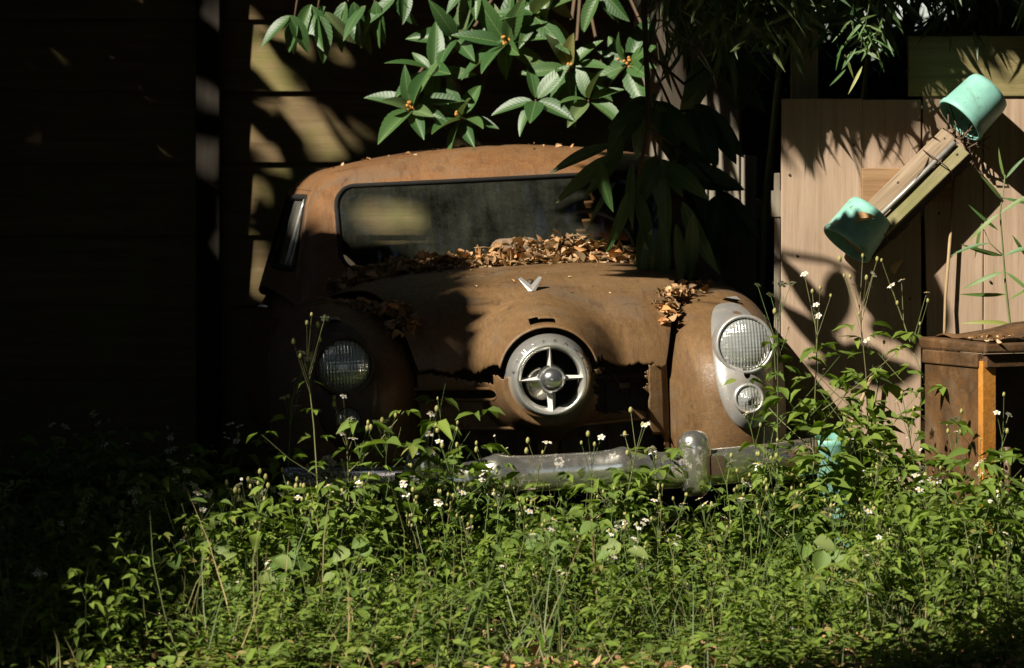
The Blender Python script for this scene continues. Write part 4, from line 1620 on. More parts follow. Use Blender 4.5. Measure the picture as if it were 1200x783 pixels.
br = part_tube("branch", [(-.9, 11.4, 3.0), (-.3, 11.6, 2.7), (.05, 11.75, 2.45)], [.012, .009, .005], M['bark'], lq)  # unseen twig, leaves placed to throw shade on fence and lower pot
for (px, py, d_, sz) in ((950, 350, FD, .2), (985, 362, FD, .2), (1040, 372, FD, .2), (1005, 428, FD, .2), (1042, 440, FD, .2), (962, 400, FD, .2), (1100, 358, FD, .18), (985, 440, FD, .18),
                         *[(1016 + rng.normal(0, 13), 305 + rng.normal(0, 11), BD - .06, .17) for _ in range(13)]):
    tgt = P(px, py, d_) + S * rng.uniform(2.2, 2.6)
    q = rng.normal(0, 1, 3)
    q = q - S * (q @ S)
    q = q / np.linalg.norm(q)
    put_leaf(br, lq_loc, tgt - q * .5 * sz, q, S + rng.normal(0, .2, 3), sz)
trees = []


def tree(loc, h, lean, label):
    e = empty("shade_tree", (loc[0], loc[1], 0))
    tag(e, label, "tree", "tall trees shading the yard")
    b = np.array([0, 0, 0.0])
    top = np.array([lean[0], lean[1], h])
    MB().tube([b - [0, 0, .1], b + top * .3 + [.05, .03, 0], b + top * .65 - [.04, .05, 0], b + top], [.22, .18, .13, .06], 12).build("trunk", M['bark'], e, smooth=True)
    for k in range(5):
        a = rng.uniform(0, 6.28)
        s = b + top * rng.uniform(.5, .9)
        q = s + np.array([math.cos(a) * 1.6, math.sin(a) * 1.6, 1.0])
        MB().tube([s, .5 * (s + q) + [0, 0, .15], q], [.06, .04, .015], 8).build("limb", M['bark'], e, smooth=True)
    return e, np.array([loc[0], loc[1], 0.0])


tA, bA = tree((-5.1, 8.3), 6.5, (-.6, .2), "broad shade tree to the left of the yard, outside the picture")
tB, bB = tree((-6.5, 14.0), 8.5, (.8, -.5), "tall shade tree beyond the left wall end, outside the picture")
tC, bC = tree((5.0, 13.2), 7.0, (-.8, -.4), "unseen tree right of the fence, added to keep sky light out")
tD, bD = tree((3.2, 3.6), 7.0, (-.5, .5), "shade tree near the viewer's right, outside the picture")
tE, bE = tree((-3.4, 1.2), 7.5, (-.3, .4), "shade tree near the viewer's left, outside the picture")
# tree A: the soft edged shade over the car's left half and the left weeds
m = 42000
u_ = rng.uniform(-6.5, 3.2, m)
v_ = rng.uniform(-3.2, 2.6, m)
shade_crown("crown", uvt(u_, v_, rng.uniform(11.5, 15.5, m)), rng.uniform(.17, .30, m), tA, bA)
# tree B: over the wall
m = 26000
u_ = rng.uniform(-8.0, 2.5, m)
v_ = rng.uniform(1.2, 8.0, m)
shade_crown("crown", uvt(u_, v_, rng.uniform(7.5, 11, m)), rng.uniform(.20, .32, m), tB, bB)
# leaves added all round, out of view, to close off most of the sky
def shell(n, az0, az1, el0, el1, r0, r1, c=(0, 12.5, .6)):
    a = np.radians(rng.uniform(az0, az1, n))
    e = np.arcsin(rng.uniform(math.sin(R(el0)), math.sin(R(el1)), n))
    r_ = rng.uniform(r0, r1, n)
    return np.array(c) + np.stack([np.sin(a) * np.cos(e), np.cos(a) * np.cos(e), np.sin(e)], -1) * r_[:, None]


for (e_, b_, a0, a1, cnt) in ((tC, bC, 50, 140, 16000), (tD, bD, 130, 200, 17000), (tE, bE, 190, 262, 17000), (tB, bB, 262, 320, 11000), (tC, bC, -40, 60, 22000)):
    q = shell(cnt, a0, a1, -5, 90, 5.5, 9.0)
    q = q[(q[:, 2] > .08) & (np.hypot(q[:, 0], q[:, 1]) > 1.2)]
    shade_crown("crown", q, rng.uniform(.25, .4, len(q)), e_, b_)

# ------------------------------------------------------------------ far dark foliage behind the fences, with sky glints
def holes_ok(px, py):
    k = np.ones(len(px), bool)
    for (a, b, r_) in ((1072, 12, 22), (1050, 22, 12), (1082, 25, 14), (1003, 6, 5), (973, 20, 6), (988, 22, 6), (1026, 33, 5), (1138, 12, 7), (1142, 23, 6), (922, 10, 7), (930, 18, 5), (938, 32, 5), (1158, 3, 6), (1085, 4, 10)):
        k &= (px - a) ** 2 + (py - b) ** 2 > (r_ * .85) ** 2
    return k


hd = empty("background_thicket", (1.2, 21, 0))
tag(hd, "dark leafy thicket behind the fences with sky glinting through", "trees", kind="stuff")
m = 15000
q = np.stack([rng.uniform(-.4, 5.2, m), rng.uniform(19.0, 22.5, m), rng.uniform(0.2, 3.6, m)], -1)
qpx = 600 + q[:, 0] / q[:, 1] * FPX
qpy = HOR - (q[:, 2] - CAMH) / q[:, 1] * FPX
q = q[holes_ok(qpx, qpy)]
m = len(q)
v, f = scatter(BT[0], BT[1], rand_rot(m), q - np.array([1.2, 21, 0]), rng.uniform(.16, .30, m) * 1.0)
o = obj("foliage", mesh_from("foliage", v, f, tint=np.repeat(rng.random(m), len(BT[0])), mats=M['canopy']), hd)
o["kind"] = "stuff"
m = 3200
q = np.stack([rng.uniform(-.4, 5.2, m), rng.uniform(19.0, 22.5, m), rng.uniform(0.2, 3.6, m)], -1)
qpx = 600 + q[:, 0] / q[:, 1] * FPX
qpy = HOR - (q[:, 2] - CAMH) / q[:, 1] * FPX
q = q[~((qpx > 880) & (qpx < 1180) & (qpy < 62))]
m = len(q)
v, f = scatter(CT[0], CT[1], rand_rot(m), q - np.array([1.2, 21, 0]), rng.uniform(.35, .6, m))
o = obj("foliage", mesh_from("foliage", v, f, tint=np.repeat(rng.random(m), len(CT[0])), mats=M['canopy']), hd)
o["kind"] = "stuff"

# ------------------------------------------------------------------ bamboo
BL = [leaf_template(5, rng.uniform(.09, .13), rng.uniform(.05, .35), .12, 0, 0, rng.uniform(-.1, .1), 3) for _ in range(5)]
BLM = [mesh_from("leaf", tv, tf, uv=uv, mats=M['bamboo']) for tv, tf, uv in BL]


def bamboo(name, label, cult, leaves, base):
    e = empty(name, base)
    tag(e, label, "bamboo", "bamboo sprigs by the fence")
    b = np.array(base)
    st = MB()
    for pts, r0, r1 in cult:
        st.tube([np.array(p) - b for p in pts], list(np.linspace(r0, r1, len(pts))), 6)
    so = st.build("stem", M['stem_obj'], e, smooth=True)
    for (p, d, s) in leaves:
        Rm = frame_from(np.array(d, float)[None], np.array([[-.3, -.8, .5]]) + rng.normal(0, .25, (1, 3)))[0]
        o = obj("leaf", BLM[rng.integers(0, 5)], e)
        o.matrix_basis = Matrix.Translation(Vector(np.array(p) - b)) @ Matrix((Rm * s).tolist()).to_4x4()
    return e


M['stem_obj'] = m_simple("green_cane", (.12, .15, .05), .5)
d0 = 12.72
lv_ = []
c0 = [P(1196, 600, d0) * np.array([1, 1, 0]), P(1188, 420, d0), P(1178, 330, d0), P(1172, 250, d0), P(1178, 205, d0)]
for (px, py, dx, dy, L) in ((1172, 250, -36, 24, .14), (1172, 250, 30, -20, .13), (1174, 235, -22, -30, .12), (1174, 232, 32, 6, .13), (1176, 300, -48, -8, .16), (1176, 300, 34, -18, .15),
                            (1177, 318, -44, 14, .15), (1177, 318, 30, 20, .14), (1178, 210, -12, -34, .11), (1178, 210, 20, -28, .11), (1160, 285, -40, 4, .14), (1180, 345, -50, 2, .16), (1182, 352, 24, -16, .13), (1150, 262, -8, 46, .13),
                            (1186, 380, -60, -10, .17), (1186, 275, 20, 30, .13), (1170, 270, -30, -22, .13)):
    lv_.append((P(px, py, d0 + rng.uniform(-.03, .03)), (dx, rng.uniform(-18, 10), -dy), L))
bamboo("bamboo_shoot", "slender bamboo shoot with narrow green leaves before the right fence", [(c0, .006, .002), ([P(1176, 300, d0), P(1160, 285, d0), P(1150, 262, d0)], .002, .001)], lv_, c0[0])
d1 = 12.68
lv_ = []
for k in range(34):
    px, py = rng.normal(1010, 13), rng.normal(42, 16)
    a = rng.uniform(0, 6.28)
    lv_.append((P(px, py, d1 + rng.normal(0, .03)), (math.cos(a), rng.normal(-.2, .3), math.sin(a) * .8 - .35), rng.uniform(.06, .115)))
bamboo("bamboo_sprig", "small sunlit bamboo sprig hanging at the top above the fence", [([P(1035, -80, d1 + .05), P(1020, 0, d1), P(1008, 60, d1)], .004, .0015)], lv_, P(1035, -80, d1 + .05))
# shaded bamboo foliage hanging over the top of the fence
m = 7000
q = np.stack([rng.uniform(.5, 2.4, m), rng.uniform(12.4, 13.6, m), rng.normal(2.15, .28, m)], -1)
qpx = 600 + q[:, 0] / q[:, 1] * FPX
qpy = HOR - (q[:, 2] - CAMH) / q[:, 1] * FPX
lim = np.where(qpx < 940, 50, np.where(qpx < 1090, 35 + 0 * qpx, np.where(qpx < 1130, 55, 70)))
q = q[(qpy < lim + rng.normal(0, 14, m)) & ~in_light(q, .02) & holes_ok(qpx, qpy) & holes_ok(qpx + 9, qpy + 6)]
m = len(q)
d = np.stack([rng.normal(.1, .5, m), rng.normal(0, .4, m), rng.normal(-.7, .4, m)], -1)
nn = rng.normal(size=(m, 3))
v, f = scatter(BT[0], BT[1], frame_from(d, nn / np.linalg.norm(nn, axis=1, keepdims=True)), q - np.array([1.7, 13.8, 0]), rng.uniform(.10, .19, m))
bt = empty("bamboo_clump", (1.7, 13.8, 0))
tag(bt, "dark bamboo clump arching over the fence top", "bamboo", kind="stuff")
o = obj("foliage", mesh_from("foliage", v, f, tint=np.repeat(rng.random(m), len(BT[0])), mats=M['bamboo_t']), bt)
o["kind"] = "stuff"
for k in range(6):
    x0 = -.8 + .32 * k
    MB().tube([(x0, .1, 0), (x0 + .03, .05, 1.2), (x0 + .1, -.15, 2.0), (x0 + .25, -.5, 2.5)], [.016, .014, .010, .004], 7).build("cane", M['stem_obj'], bt, smooth=True)

# ------------------------------------------------------------------ weeds
rng = np.random.default_rng(33)
LF = np.array([(0, 0, 0), (-.19, .30, .05), (-.15, .62, .03), (0, 1, -.14), (.15, .62, .03), (.19, .30, .05), (0, .28, -.01), (0, .62, -.05)])
LFT = np.array([(0, 6, 1), (1, 6, 7), (1, 7, 2), (2, 7, 3), (0, 5, 6), (5, 7, 6), (5, 4, 7), (4, 3, 7)])[:, ::-1]


def petal_head(c, up, r_, np_=5):
    """white ray flower: flat petals round a yellow disc; returns petals (v,f), disc (v,f)"""
    up = np.array(up, float)
    up /= np.linalg.norm(up)
    a = np.cross(up, [.3, .9, .1])
    a /= np.linalg.norm(a)
    b = np.cross(up, a)
    pv_, pf_ = [], []
    for k in range(np_):
        an = 2 * math.pi * k / np_ + rng.uniform(-.15, .15)
        e = math.cos(an) * a + math.sin(an) * b
        t = -math.sin(an) * a + math.cos(an) * b
        i0 = len(pv_)
        pv_ += [c + e * r_ * .25 - t * r_ * .12, c + e * r_ * .25 + t * r_ * .12, c + e * r_ * .7 + t * r_ * .36 + up * r_ * .08, c + e * r_ * 1.0 + t * r_ * .14, c + e * r_ * 1.0 - t * r_ * .14, c + e * r_ * .7 - t * r_ * .36 + up * r_ * .08]
        pf_ += [(i0, i0 + 1, i0 + 2), (i0, i0 + 2, i0 + 5), (i0 + 5, i0 + 2, i0 + 3), (i0 + 5, i0 + 3, i0 + 4)]
    dv, df = [], []
    dv.append(c + up * r_ * .3)
    for k in range(6):
        an = 2 * math.pi * k / 6
        dv.append(c + (math.cos(an) * a + math.sin(an) * b) * r_ * .33 + up * r_ * .05)
    df = [(0, 1 + k, 1 + (k + 1) % 6) for k in range(6)]
    return pv_, pf_, dv, df


def weed(h, nnode, leaf, flowers, side, lean=.12, seed=0):
    """one flowering weed: jointed stem, opposite three-part leaves, forked flower stalks"""
    r = np.random.default_rng(seed)
    stems, leaves, heads, buds = [], [], [], []
    top = np.array([r.normal(0, lean), r.normal(0, lean), 1.0]) * h
    bend = np.array([r.normal(0, .06), r.normal(0, .06), 0]) * h

    def at(t):
        return top * t + bend * math.sin(math.pi * t)

    stems.append(([at(t) for t in np.linspace(0, 1, 5)], .0028 * (h / .4) ** .5, .0014))

    def leafpair(p, ax, s, an):
        for q in (0, math.pi):
            e = np.array([math.cos(an + q), math.sin(an + q), .25 + r.normal(0, .2)])
            pe = p + e * s * .35
            nl = 3 if r.random() < .75 else 1
            for k in range(nl):
                rotz = (0, .9, -.9)[k] + r.normal(0, .15)
                c_, s_ = math.cos(rotz), math.sin(rotz)
                d = np.array([e[0] * c_ - e[1] * s_, e[0] * s_ + e[1] * c_, -.15 + r.normal(0, .25)])
                leaves.append((pe, d, s * (1 if k == 0 else .72) * r.uniform(.8, 1.15), np.array([r.normal(0, .35), r.normal(-.1, .35), 1])))
    for k in range(nnode):
        t = (k + .6) / (nnode + .4)
        leafpair(at(t), top, leaf * (1.1 - .45 * t) * r.uniform(.8, 1.2), k * 1.57 + r.normal(0, .3))
    for k in range(side):
        t = r.uniform(.25, .8)
        p = at(t)
        an = r.uniform(0, 6.28)
        e = np.array([math.cos(an), math.sin(an), r.uniform(.7, 1.4)])
        L = h * r.uniform(.25, .45)
        q = p + e / np.linalg.norm(e) * L
        stems.append(([p, .5 * (p + q) + [0, 0, -.01], q], .0018, .001))
        for j in range(2):
            leafpair(p + (q - p) * (.5 + .5 * j), e, leaf * .7, r.uniform(0, 6))
    for k in range(flowers):
        an = r.uniform(0, 6.28)
        L = h * r.uniform(.08, .24)
        p = at(r.uniform(.85, 1.0))
        q = p + np.array([math.cos(an) * .35, math.sin(an) * .35, 1]) * L
        stems.append(([p, q], .0012, .0008))
        if r.random() < .5:
            heads.append((q, np.array([r.normal(0, .5), r.normal(-.5, .4), 1.0]), r.uniform(.010, .015)))
        else:
            buds.append((q, r.uniform(.008, .013)))
    return stems, leaves, heads, buds


def weed_meshes(w, r=rng):
    stems, leaves, heads, buds = w
    s = MB()
    for pts, r0, r1 in stems:
        s.tube(pts, list(np.linspace(r0, r1, len(pts))), 4, caps=False)
    out = {}
    sv = np.array(s.v)
    out['stem'] = (sv, np.array([f for f in s.f]))
    if leaves:
        pos = np.array([l[0] for l in leaves])
        d = np.array([l[1] for l in leaves])
        sc = np.array([l[2] for l in leaves])
        nn = np.array([l[3] for l in leaves])
        rot = frame_from(d, nn / np.linalg.norm(nn, axis=1, keepdims=True))
        sc3 = np.stack([sc * r.uniform(.9, 1.35, len(sc)), sc, sc * r.uniform(.2, 2.2, len(sc))], -1)
        v, f = scatter(LF, LFT, rot, pos, sc3)
        out['foliage'] = (v, f, np.repeat(np.clip(r.normal(.42, .26, len(pos)), 0, 1), len(LF)))
    if heads:
        pv_, pf_, dv, df = [], [], [], []
        for c, up, r_ in heads:
            a, b, c_, d_ = petal_head(np.array(c), up, r_)
            i, j = len(pv_), len(dv)
            pv_ += a
            pf_ += [tuple(k + i for k in q) for q in b]
            dv += c_
            df += [tuple(k + j for k in q) for q in d_]
        out['heads'] = heads
        out['flower'] = (np.array(pv_), np.array(pf_))
        out['flower_disc'] = (np.array(dv), np.array(df))
    if buds:
        b = MB()
        for c, r_ in buds:
            b.lathe([(0, -r_ * .6), (r_ * .5, -r_ * .3), (r_ * .55, r_ * .4), (r_ * .25, r_ * 1.0), (0, r_ * 1.05)], 6, c)
        out['buds'] = buds
        out['bud'] = (np.array(b.v), np.array(b.f))
    return out


MATS = {'stem': 'stem', 'foliage': 'weed', 'flower': 'petal', 'flower_disc': 'disc', 'bud': 'bud'}


_a, _b, _c, _d = petal_head(np.zeros(3), (0, 0, 1), 1.0)
FLOWER = mesh_from("flower", np.array(_a), np.array(_b), tint=np.full(len(_a), .6), mats=M['petal'])
DISC = mesh_from("flower_disc", np.array(_c), np.array(_d), tint=np.full(len(_c), .6), mats=M['disc'])
_m = MB().lathe([(0, -.6), (.5, -.3), (.55, .4), (.25, 1.0), (0, 1.05)], 6)
BUD = mesh_from("bud", _m.v, _m.f, tint=np.full(len(_m.v), .5), mats=M['bud'])


def weed_mesh_set(w):
    d = weed_meshes(w)
    res = {'heads': d.pop('heads', []), 'buds': d.pop('buds', [])}
    for k, t in d.items():
        if k in ('stem', 'foliage'):
            tint = t[2] if len(t) > 2 else np.full(len(t[0]), rng.random())
            res[k] = mesh_from(k, t[0], t[1], tint=tint, mats=M[MATS[k]])
    return res


def put_weed(meshes, loc, rz, sc, label, group, name="flowering_weed"):
    e = empty(name, loc, (0, 0, rz))
    e.scale = (sc, sc, sc)
    tag(e, label, "weed", group)
    obj("stem", meshes['stem'], e)
    obj("foliage", meshes['foliage'], e)["kind"] = "stuff"
    for (c, up, r_) in meshes['heads']:
        o = obj("flower", FLOWER, e)
        o.matrix_basis = Matrix.Translation(Vector(c)) @ Vector(up).to_track_quat('Z', 'Y').to_matrix().to_4x4() @ Matrix.Scale(float(r_) * 1.15, 4)
        obj("flower_disc", DISC, o)
    for (c, r_) in meshes['buds']:
        o = obj("bud", BUD, e)
        o.matrix_basis = Matrix.Translation(Vector(c)) @ Matrix.Scale(float(r_), 4)
    return e


# low cover: thousands of leaves joined as one mass
def weed_height(x, y):
    """how tall the growth stands at a spot of ground"""
    yr = y - 12
    h = np.interp(yr, [-2.2, -1.7, -1.3, -.9, -.5, 0, .8], [.05, .08, .17, .28, .335, .36, .42])
    h = h + .10 * np.clip((x - .5) / 1.0, 0, 1) * np.clip((yr + 1.3) / .8, 0, 1)
    h = h + .04 * np.sin(x * 5 + 1) * np.cos(y * 4) + .08 * np.exp(-((x + .62) / .35) ** 2 - ((y - 11.2) / .3) ** 2)
    return h


def inside_car(x, y):
    # in car coordinates
    qx, qy = x - car.location[0], y - 12.0
    c_, s_ = math.cos(-R(4.6)), math.sin(-R(4.6))
    lx = qx * c_ - qy * s_
    ly = qx * s_ + qy * c_
    return (np.abs(lx) < .93) & (ly > -.12) & (ly < 5.2)


varis = [weed_meshes(weed(1.0, 6, .235, f_, 3, .12, 100 + k)) for k, f_ in enumerate((0, 0, 0, 2, 0, 3, 0, 1, 0, 0))]
cover = {k: ([], [], [], 0) for k in MATS}
acc = {k: [[], [], [], 0] for k in MATS}
NPL = 900
cnt = 0
while cnt < NPL:
    x, y = rng.uniform(-2.3, 2.4), rng.uniform(10.15, 12.95)
    if y > 12.2 and x < .9 and x > -1.2:
        continue
    if abs(x) > .155 * y + .1 or inside_car(np.array(x), np.array(y)):
        continue
    if y > 12.1 and 1.35 < x < 2.2 and rng.random() < .8:
        continue
    stalk = y < 10.7 and rng.random() < .22
    cl_ = math.sin(x * 6.1 + 2 * math.sin(y * 3.7)) * math.sin(y * 5.3 + 1.5 * math.sin(x * 4.1))
    if cl_ < -.35 and rng.random() < .75:
        continue
    if y < 10.75 and -.2 < x < .35 and rng.random() < .6:
        continue
    h = float(weed_height(x, y)) * rng.uniform(.5, 1.0) * (1 + .45 * cl_) * (1.3 if rng.random() < .12 else 1)
    if stalk:
        h = rng.uniform(.18, .34)
    if h < .04:
        h = .04
    v_ = varis[rng.integers(0, len(varis))]
    a = rng.uniform(0, 6.28)
    c_, s_ = math.cos(a), math.sin(a)
    Rz = np.array([[c_, -s_, 0], [s_, c_, 0], [0, 0, 1]])
    hs = max(h, .26)                      # low plants keep leaf size, only their stems are short
    for k, t in v_.items():
        if k in ('heads', 'buds'):
            continue
        sc_ = np.array([hs * .85, hs * .85, h])
        if k in ('flower', 'flower_disc') and rng.random() < .45:
            continue
        vv = (t[0] * sc_) @ Rz.T + np.array([x, y, 0])
        A = acc[k]
        A[0].append(vv)
        A[1].append(t[1] + A[3])
        A[2].append(np.clip(t[2] + rng.normal(0, .10), 0, 1) if len(t) > 2 else np.full(len(vv), rng.random()))
        A[3] += len(vv)
    cnt += 1
cov = empty("weed_cover", (0, 11.3, 0))
tag(cov, "dense low green weeds covering the ground before the car", "weeds", kind="stuff")
for k, A in acc.items():
    if A[0]:
        o = obj(k, mesh_from(k, np.concatenate(A[0]) - np.array([0, 11.3, 0]), np.concatenate(A[1]), tint=np.concatenate(A[2]), mats=M[MATS[k]]), cov)
        o["kind"] = "stuff"

# small clover-like ground leaves and grass at the very front
m = 4500
q = np.stack([rng.uniform(-2.0, 2.1, m), 9.9 + 2.0 * rng.random(m) ** 1.3, np.zeros(m)], -1)
q[:, 2] = rng.random(m) * np.interp(q[:, 1], [9.9, 10.6, 11.2, 12], [.07, .13, .22, .25]) + .005
d = np.stack([rng.normal(size=m), rng.normal(size=m), rng.normal(.1, .35, m)], -1)
nn = np.stack([rng.normal(0, .45, m), rng.normal(-.15, .45, m), np.ones(m)], -1)
v, f = scatter(LF, LFT, frame_from(d, nn / np.linalg.norm(nn, axis=1, keepdims=True)), q, rng.uniform(.022, .060, m))
o = obj("ground_leaves", mesh_from("ground_leaves", v, f, tint=np.repeat(np.clip(rng.normal(.5, .3, m), 0, 1), len(LF)), mats=M['weed']))
tag(o, "small leaves of creeping plants along the front of the weed bed", "ground cover", kind="stuff")
GB = np.array([(-.5, 0, 0), (.5, 0, 0), (-.42, .35, .03), (.42, .35, .03), (-.28, .7, .12), (.28, .7, .12), (0, 1, .30)])
GF = np.array([(0, 1, 3), (0, 3, 2), (2, 3, 5), (2, 5, 4), (4, 5, 6)])
m = 2600
ctr = np.stack([rng.uniform(-1.7, 2.0, 90), rng.uniform(10.0, 11.3, 90), np.zeros(90)], -1)
q = ctr[rng.integers(0, 90, m)] + np.stack([rng.normal(0, .07, m), rng.normal(0, .07, m), np.zeros(m)], -1)
d = np.stack([rng.normal(0, .38, m), rng.normal(0, .38, m), np.ones(m)], -1)
nn = rng.normal(size=(m, 3))
L = rng.uniform(.06, .22, m) * np.interp(q[:, 1], [10, 11.3], [.7, 1.3])
q[:700] = np.stack([rng.uniform(-1.5, 1.9, 700), rng.uniform(10.2, 11.9, 700), np.zeros(700)], -1)
L[:700] = rng.uniform(.18, .48, 700)
v, f = scatter(GB, GF, frame_from(d, nn / np.linalg.norm(nn, axis=1, keepdims=True)), q, np.stack([rng.uniform(.0025, .005, m), L, L], -1))
o = obj("grass", mesh_from("grass", v, f, tint=np.repeat(rng.random(m), len(GB)), mats=M['grass']))
tag(o, "thin green and straw coloured grass at the bottom of the weed bed", "grass", kind="stuff")
m = 1800
q = np.stack([rng.uniform(-1.8, 2.0, m), rng.uniform(9.9, 12.0, m), rng.uniform(.008, .03, m)], -1)
o = litter("leaf_litter", q, rng.uniform(.02, .06, m), .35, .1, .9)
tag(o, "dry fallen leaves on the ground under the weeds", "leaf litter", kind="stuff")

# individual tall flowering weeds, each placed where the photograph shows one
TALL = [  # px of tip, py of tip, depth, flowers, text
    (368, 378, 11.35, 9, "tallest flowering weed, rising before the car's left headlight", .06),
    (404, 470, 11.5, 8, "flowering weed with yellow buds before the car's left parking lamp", .08),
    (455, 490, 11.55, 8, "weed with many pale buds over the left end of the bumper", .08),
    (430, 492, 11.4, 6, "slim flowering weed between the tallest weed and the bumper's left end", .08),
    (520, 508, 11.5, 7, "flowering weed before the shaded stretch of the bumper", .08),
    (486, 470, 11.75, 5, "thin weed with few buds before the dark left wing", .08),
    (575, 560, 11.45, 4, "short flowering weed under the bumper's pointed shoulder", .09),
    (640, 520, 11.6, 4, "weed with one white flower below the chrome nose", .07),
    (560, 515, 11.7, 2, "dim weed in front of the left grille opening", .08),
    (690, 520, 11.65, 4, "leafy weed before the bumper right of the chrome nose", .10),
    (745, 500, 11.65, 6, "weed with yellow buds rising before the right grille opening", .10),
    (770, 515, 11.7, 4, "small flowering weed left of the right bumper guard", .10),
    (212, 548, 11.25, 8, "flowering weed at the lit left edge, topmost of that corner", .08),
    (160, 568, 11.2, 7, "leftmost sunlit flowering weed beside the dark ground", .08),
    (238, 575, 11.2, 6, "white flowered weed just right of the corner weeds at left", .08),
    (275, 570, 11.25, 6, "flowering weed standing left of the tallest weed, near the shadow edge", .08),
    (310, 560, 11.3, 7, "flowering weed with two white blooms left of the bumper", .09),
    (340, 560, 11.35, 6, "flowering weed at the foot of the tallest weed", .09),
    (890, 320, 12.35, 7, "tall budding weed between the right headlight and the fence", .10),
    (935, 330, 12.5, 6, "tall leafy weed against the fence edge beside the headlight", .10),
    (1005, 312, 12.45, 9, "tall budding weed in front of the lower mint pot", .13),
    (1060, 330, 12.55, 7, "tall leafy weed before the fence right of the lower mint pot", .13),
    (1035, 400, 12.5, 3, "broad leaved weed against the fence below the lower mint pot", .16),
    (875, 462, 12.0, 4, "bent weed stem with white flowers across the right parking lamp", .07),
    (950, 480, 12.1, 5, "flowering weed right of the bumper's right end", .11),
    (985, 500, 12.0, 6, "flowering weed in front of the mint pot in the weeds", .11),
    (1070, 470, 12.1, 5, "flowering weed left of the rusty cabinet", .12),
    (1120, 490, 11.75, 6, "flowering weed before the cabinet's side panel", .11),
    (1175, 475, 11.7, 4, "leafy weed before the cabinet's dark front", .13),
    (905, 520, 11.7, 4, "flowering weed below the right parking lamp", .10),
    (850, 540, 11.6, 4, "low flowering weed right of the right bumper guard", .11),
    (60, 500, 12.2, 6, "dim flowering weed in deep shade near the left edge", .10),
    (120, 490, 12.3, 6, "dim flowering weed in deep shade, left of the dark post", .10),
    (200, 500, 12.2, 6, "dim flowering weed in deep shade below the dark post", .10),
    (20, 560, 11.6, 5, "dim flowering weed in shade at the left edge", .10),
    (45, 670, 10.8, 4, "dim small weed in the dark lower left corner", .10),
    (280, 500, 12.0, 5, "dim weed in shade beside the car's left wing", .10),
    (330, 430, 11.6, 6, "budding weed left of the tallest weed, before the dark wing", .08),
]
for i, (px, py, d_, nf, lab, lf_) in enumerate(TALL):
    tip = P(px, py, d_)
    h = tip[2] / 1.14
    base = np.array([tip[0], d_, 0])
    if inside_car(base[0], base[1]):
        base[1] = 11.8
    ms = weed_mesh_set(weed(h, max(4, int(h / .085)), lf_ * .75 + .02, nf, 2 if h < .55 else 3, .03, 500 + i))
    put_weed(ms, base, rng.uniform(0, 6.28), 1.0, lab, "flowering weeds around the car")
# shared kind: sunlit flowering weeds scattered through the bed
sets = [weed_mesh_set(weed(.42, 5, .07, 6, 2, .06, 900 + k)) for k in range(5)]
k = 0
while k < 120:
    x, y = rng.uniform(-1.35, 1.75), rng.uniform(10.7, 12.1)
    if inside_car(np.array(x), np.array(y)) or abs(x) > .15 * y:
        continue
    h = float(weed_height(x, y))
    put_weed(sets[k % 5], (x, y, 0), rng.uniform(0, 6.28), h / .42 * rng.uniform(.85, 1.12), "small white flowered weed growing in the thick of the weed bed", "small flowering weeds in the bed")
    k += 1

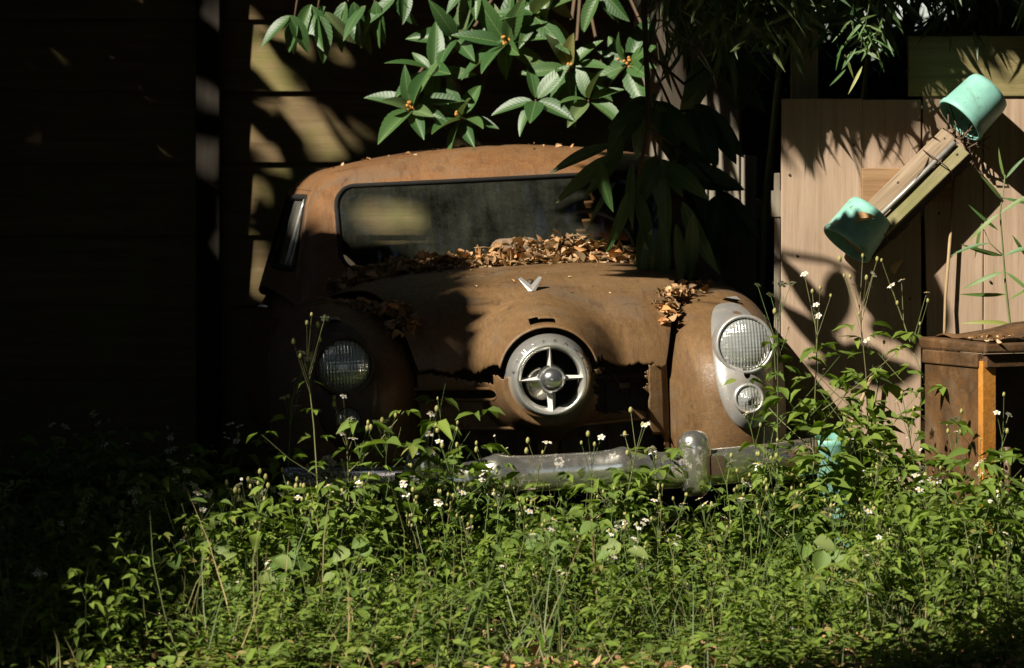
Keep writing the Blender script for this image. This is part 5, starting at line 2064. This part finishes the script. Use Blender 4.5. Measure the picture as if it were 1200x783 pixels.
# a few larger orange leaves that can be told apart
DL = [leaf_template(6, .5, .2, .3, .06, .5, .1, 5) for _ in range(2)]
DLM = [mesh_from("dry_leaf", tv, tf, uv=uv, mats=M['dryleaf']) for tv, tf, uv in DL]
for (p, d, nn, s, lab) in (
        (P(1003, 262, BD - .09), (.6, -.3, .35), (-.5, -.6, .8), .075, "curled orange leaf caught on top of the lower mint pot"),
        (P(995, 250, BD - .06), (.9, .1, .3), (-.3, -.8, .5), .06, "smaller orange leaf above the lower mint pot's rim"),
        (P(1048, 322, BD - .02), (.3, -.3, .9), (-.5, -.8, .2), .06, "orange leaf hanging in the shadow right of the lower mint pot")):
    Rm = frame_from(np.array(d, float)[None], np.array(nn, float)[None] / np.linalg.norm(nn))[0]
    o = obj("dry_leaf", DLM[rng.integers(0, 2)])
    o.matrix_basis = Matrix.Translation(Vector(p)) @ Matrix((Rm * s).tolist()).to_4x4()
    tag(o, lab, "leaf", "dry leaves on the pot")

# broad leaved plants at the left of the bed: each round leaf a part
RL = leaf_template(6, .85, .18, .10, 0, .1, 0, 5)
M['round'] = m_leaf("pale_round_leaf", [(0, (.085, .15, .03)), (.6, (.13, .20, .045)), (1, (.20, .25, .08))], False, .5, .3, 'obj', .3)
RLM = mesh_from("leaf", RL[0], RL[1], uv=RL[2], mats=M['round'])
for (px, py, nl_, lab) in ((205, 720, 16, "pale round leaved plant at the left end of the sunlit bed"), (285, 705, 14, "round leaved plant second from the left end of the sunlit bed"), (390, 700, 10, "low round leaved plant below the tallest weed"), (700, 690, 9, "round leaved plant in the bed below the chrome nose"), (960, 700, 9, "round leaved plant in the bed below the standing mint pot")):
    d_ = 11.0
    b0 = P(px, py, d_)
    base = np.array([b0[0], d_, 0])
    e = empty("broad_leaved_plant", base)
    tag(e, lab, "plant", "round leaved plants in the bed")
    hh_ = max(b0[2], .08)
    stm = MB()
    for k in range(nl_):
        q = np.array([rng.normal(0, .075), rng.normal(-.02, .06), hh_ * rng.uniform(.4, 1.0) + rng.uniform(.06, .20)])
        stm.tube([(q[0] * .1, q[1] * .1, 0), (q[0] * .6, q[1] * .6, q[2] * .7), q], [.0025, .002, .0012], 4, caps=False)
        d = np.array([rng.normal(0, .7), rng.normal(-.5, .5), -.35])
        Rm = frame_from(d[None], np.array([[rng.normal(-.2, .3), -.55, .8]]))[0]
        o = obj("leaf", RLM, e)
        o.matrix_basis = Matrix.Translation(Vector(q)) @ Matrix((Rm * rng.uniform(.045, .075)).tolist()).to_4x4()
    me = mesh_from("stem", stm.v, stm.f, tint=np.full(len(stm.v), .4), mats=M['stem'])
    obj("stem", me, e)
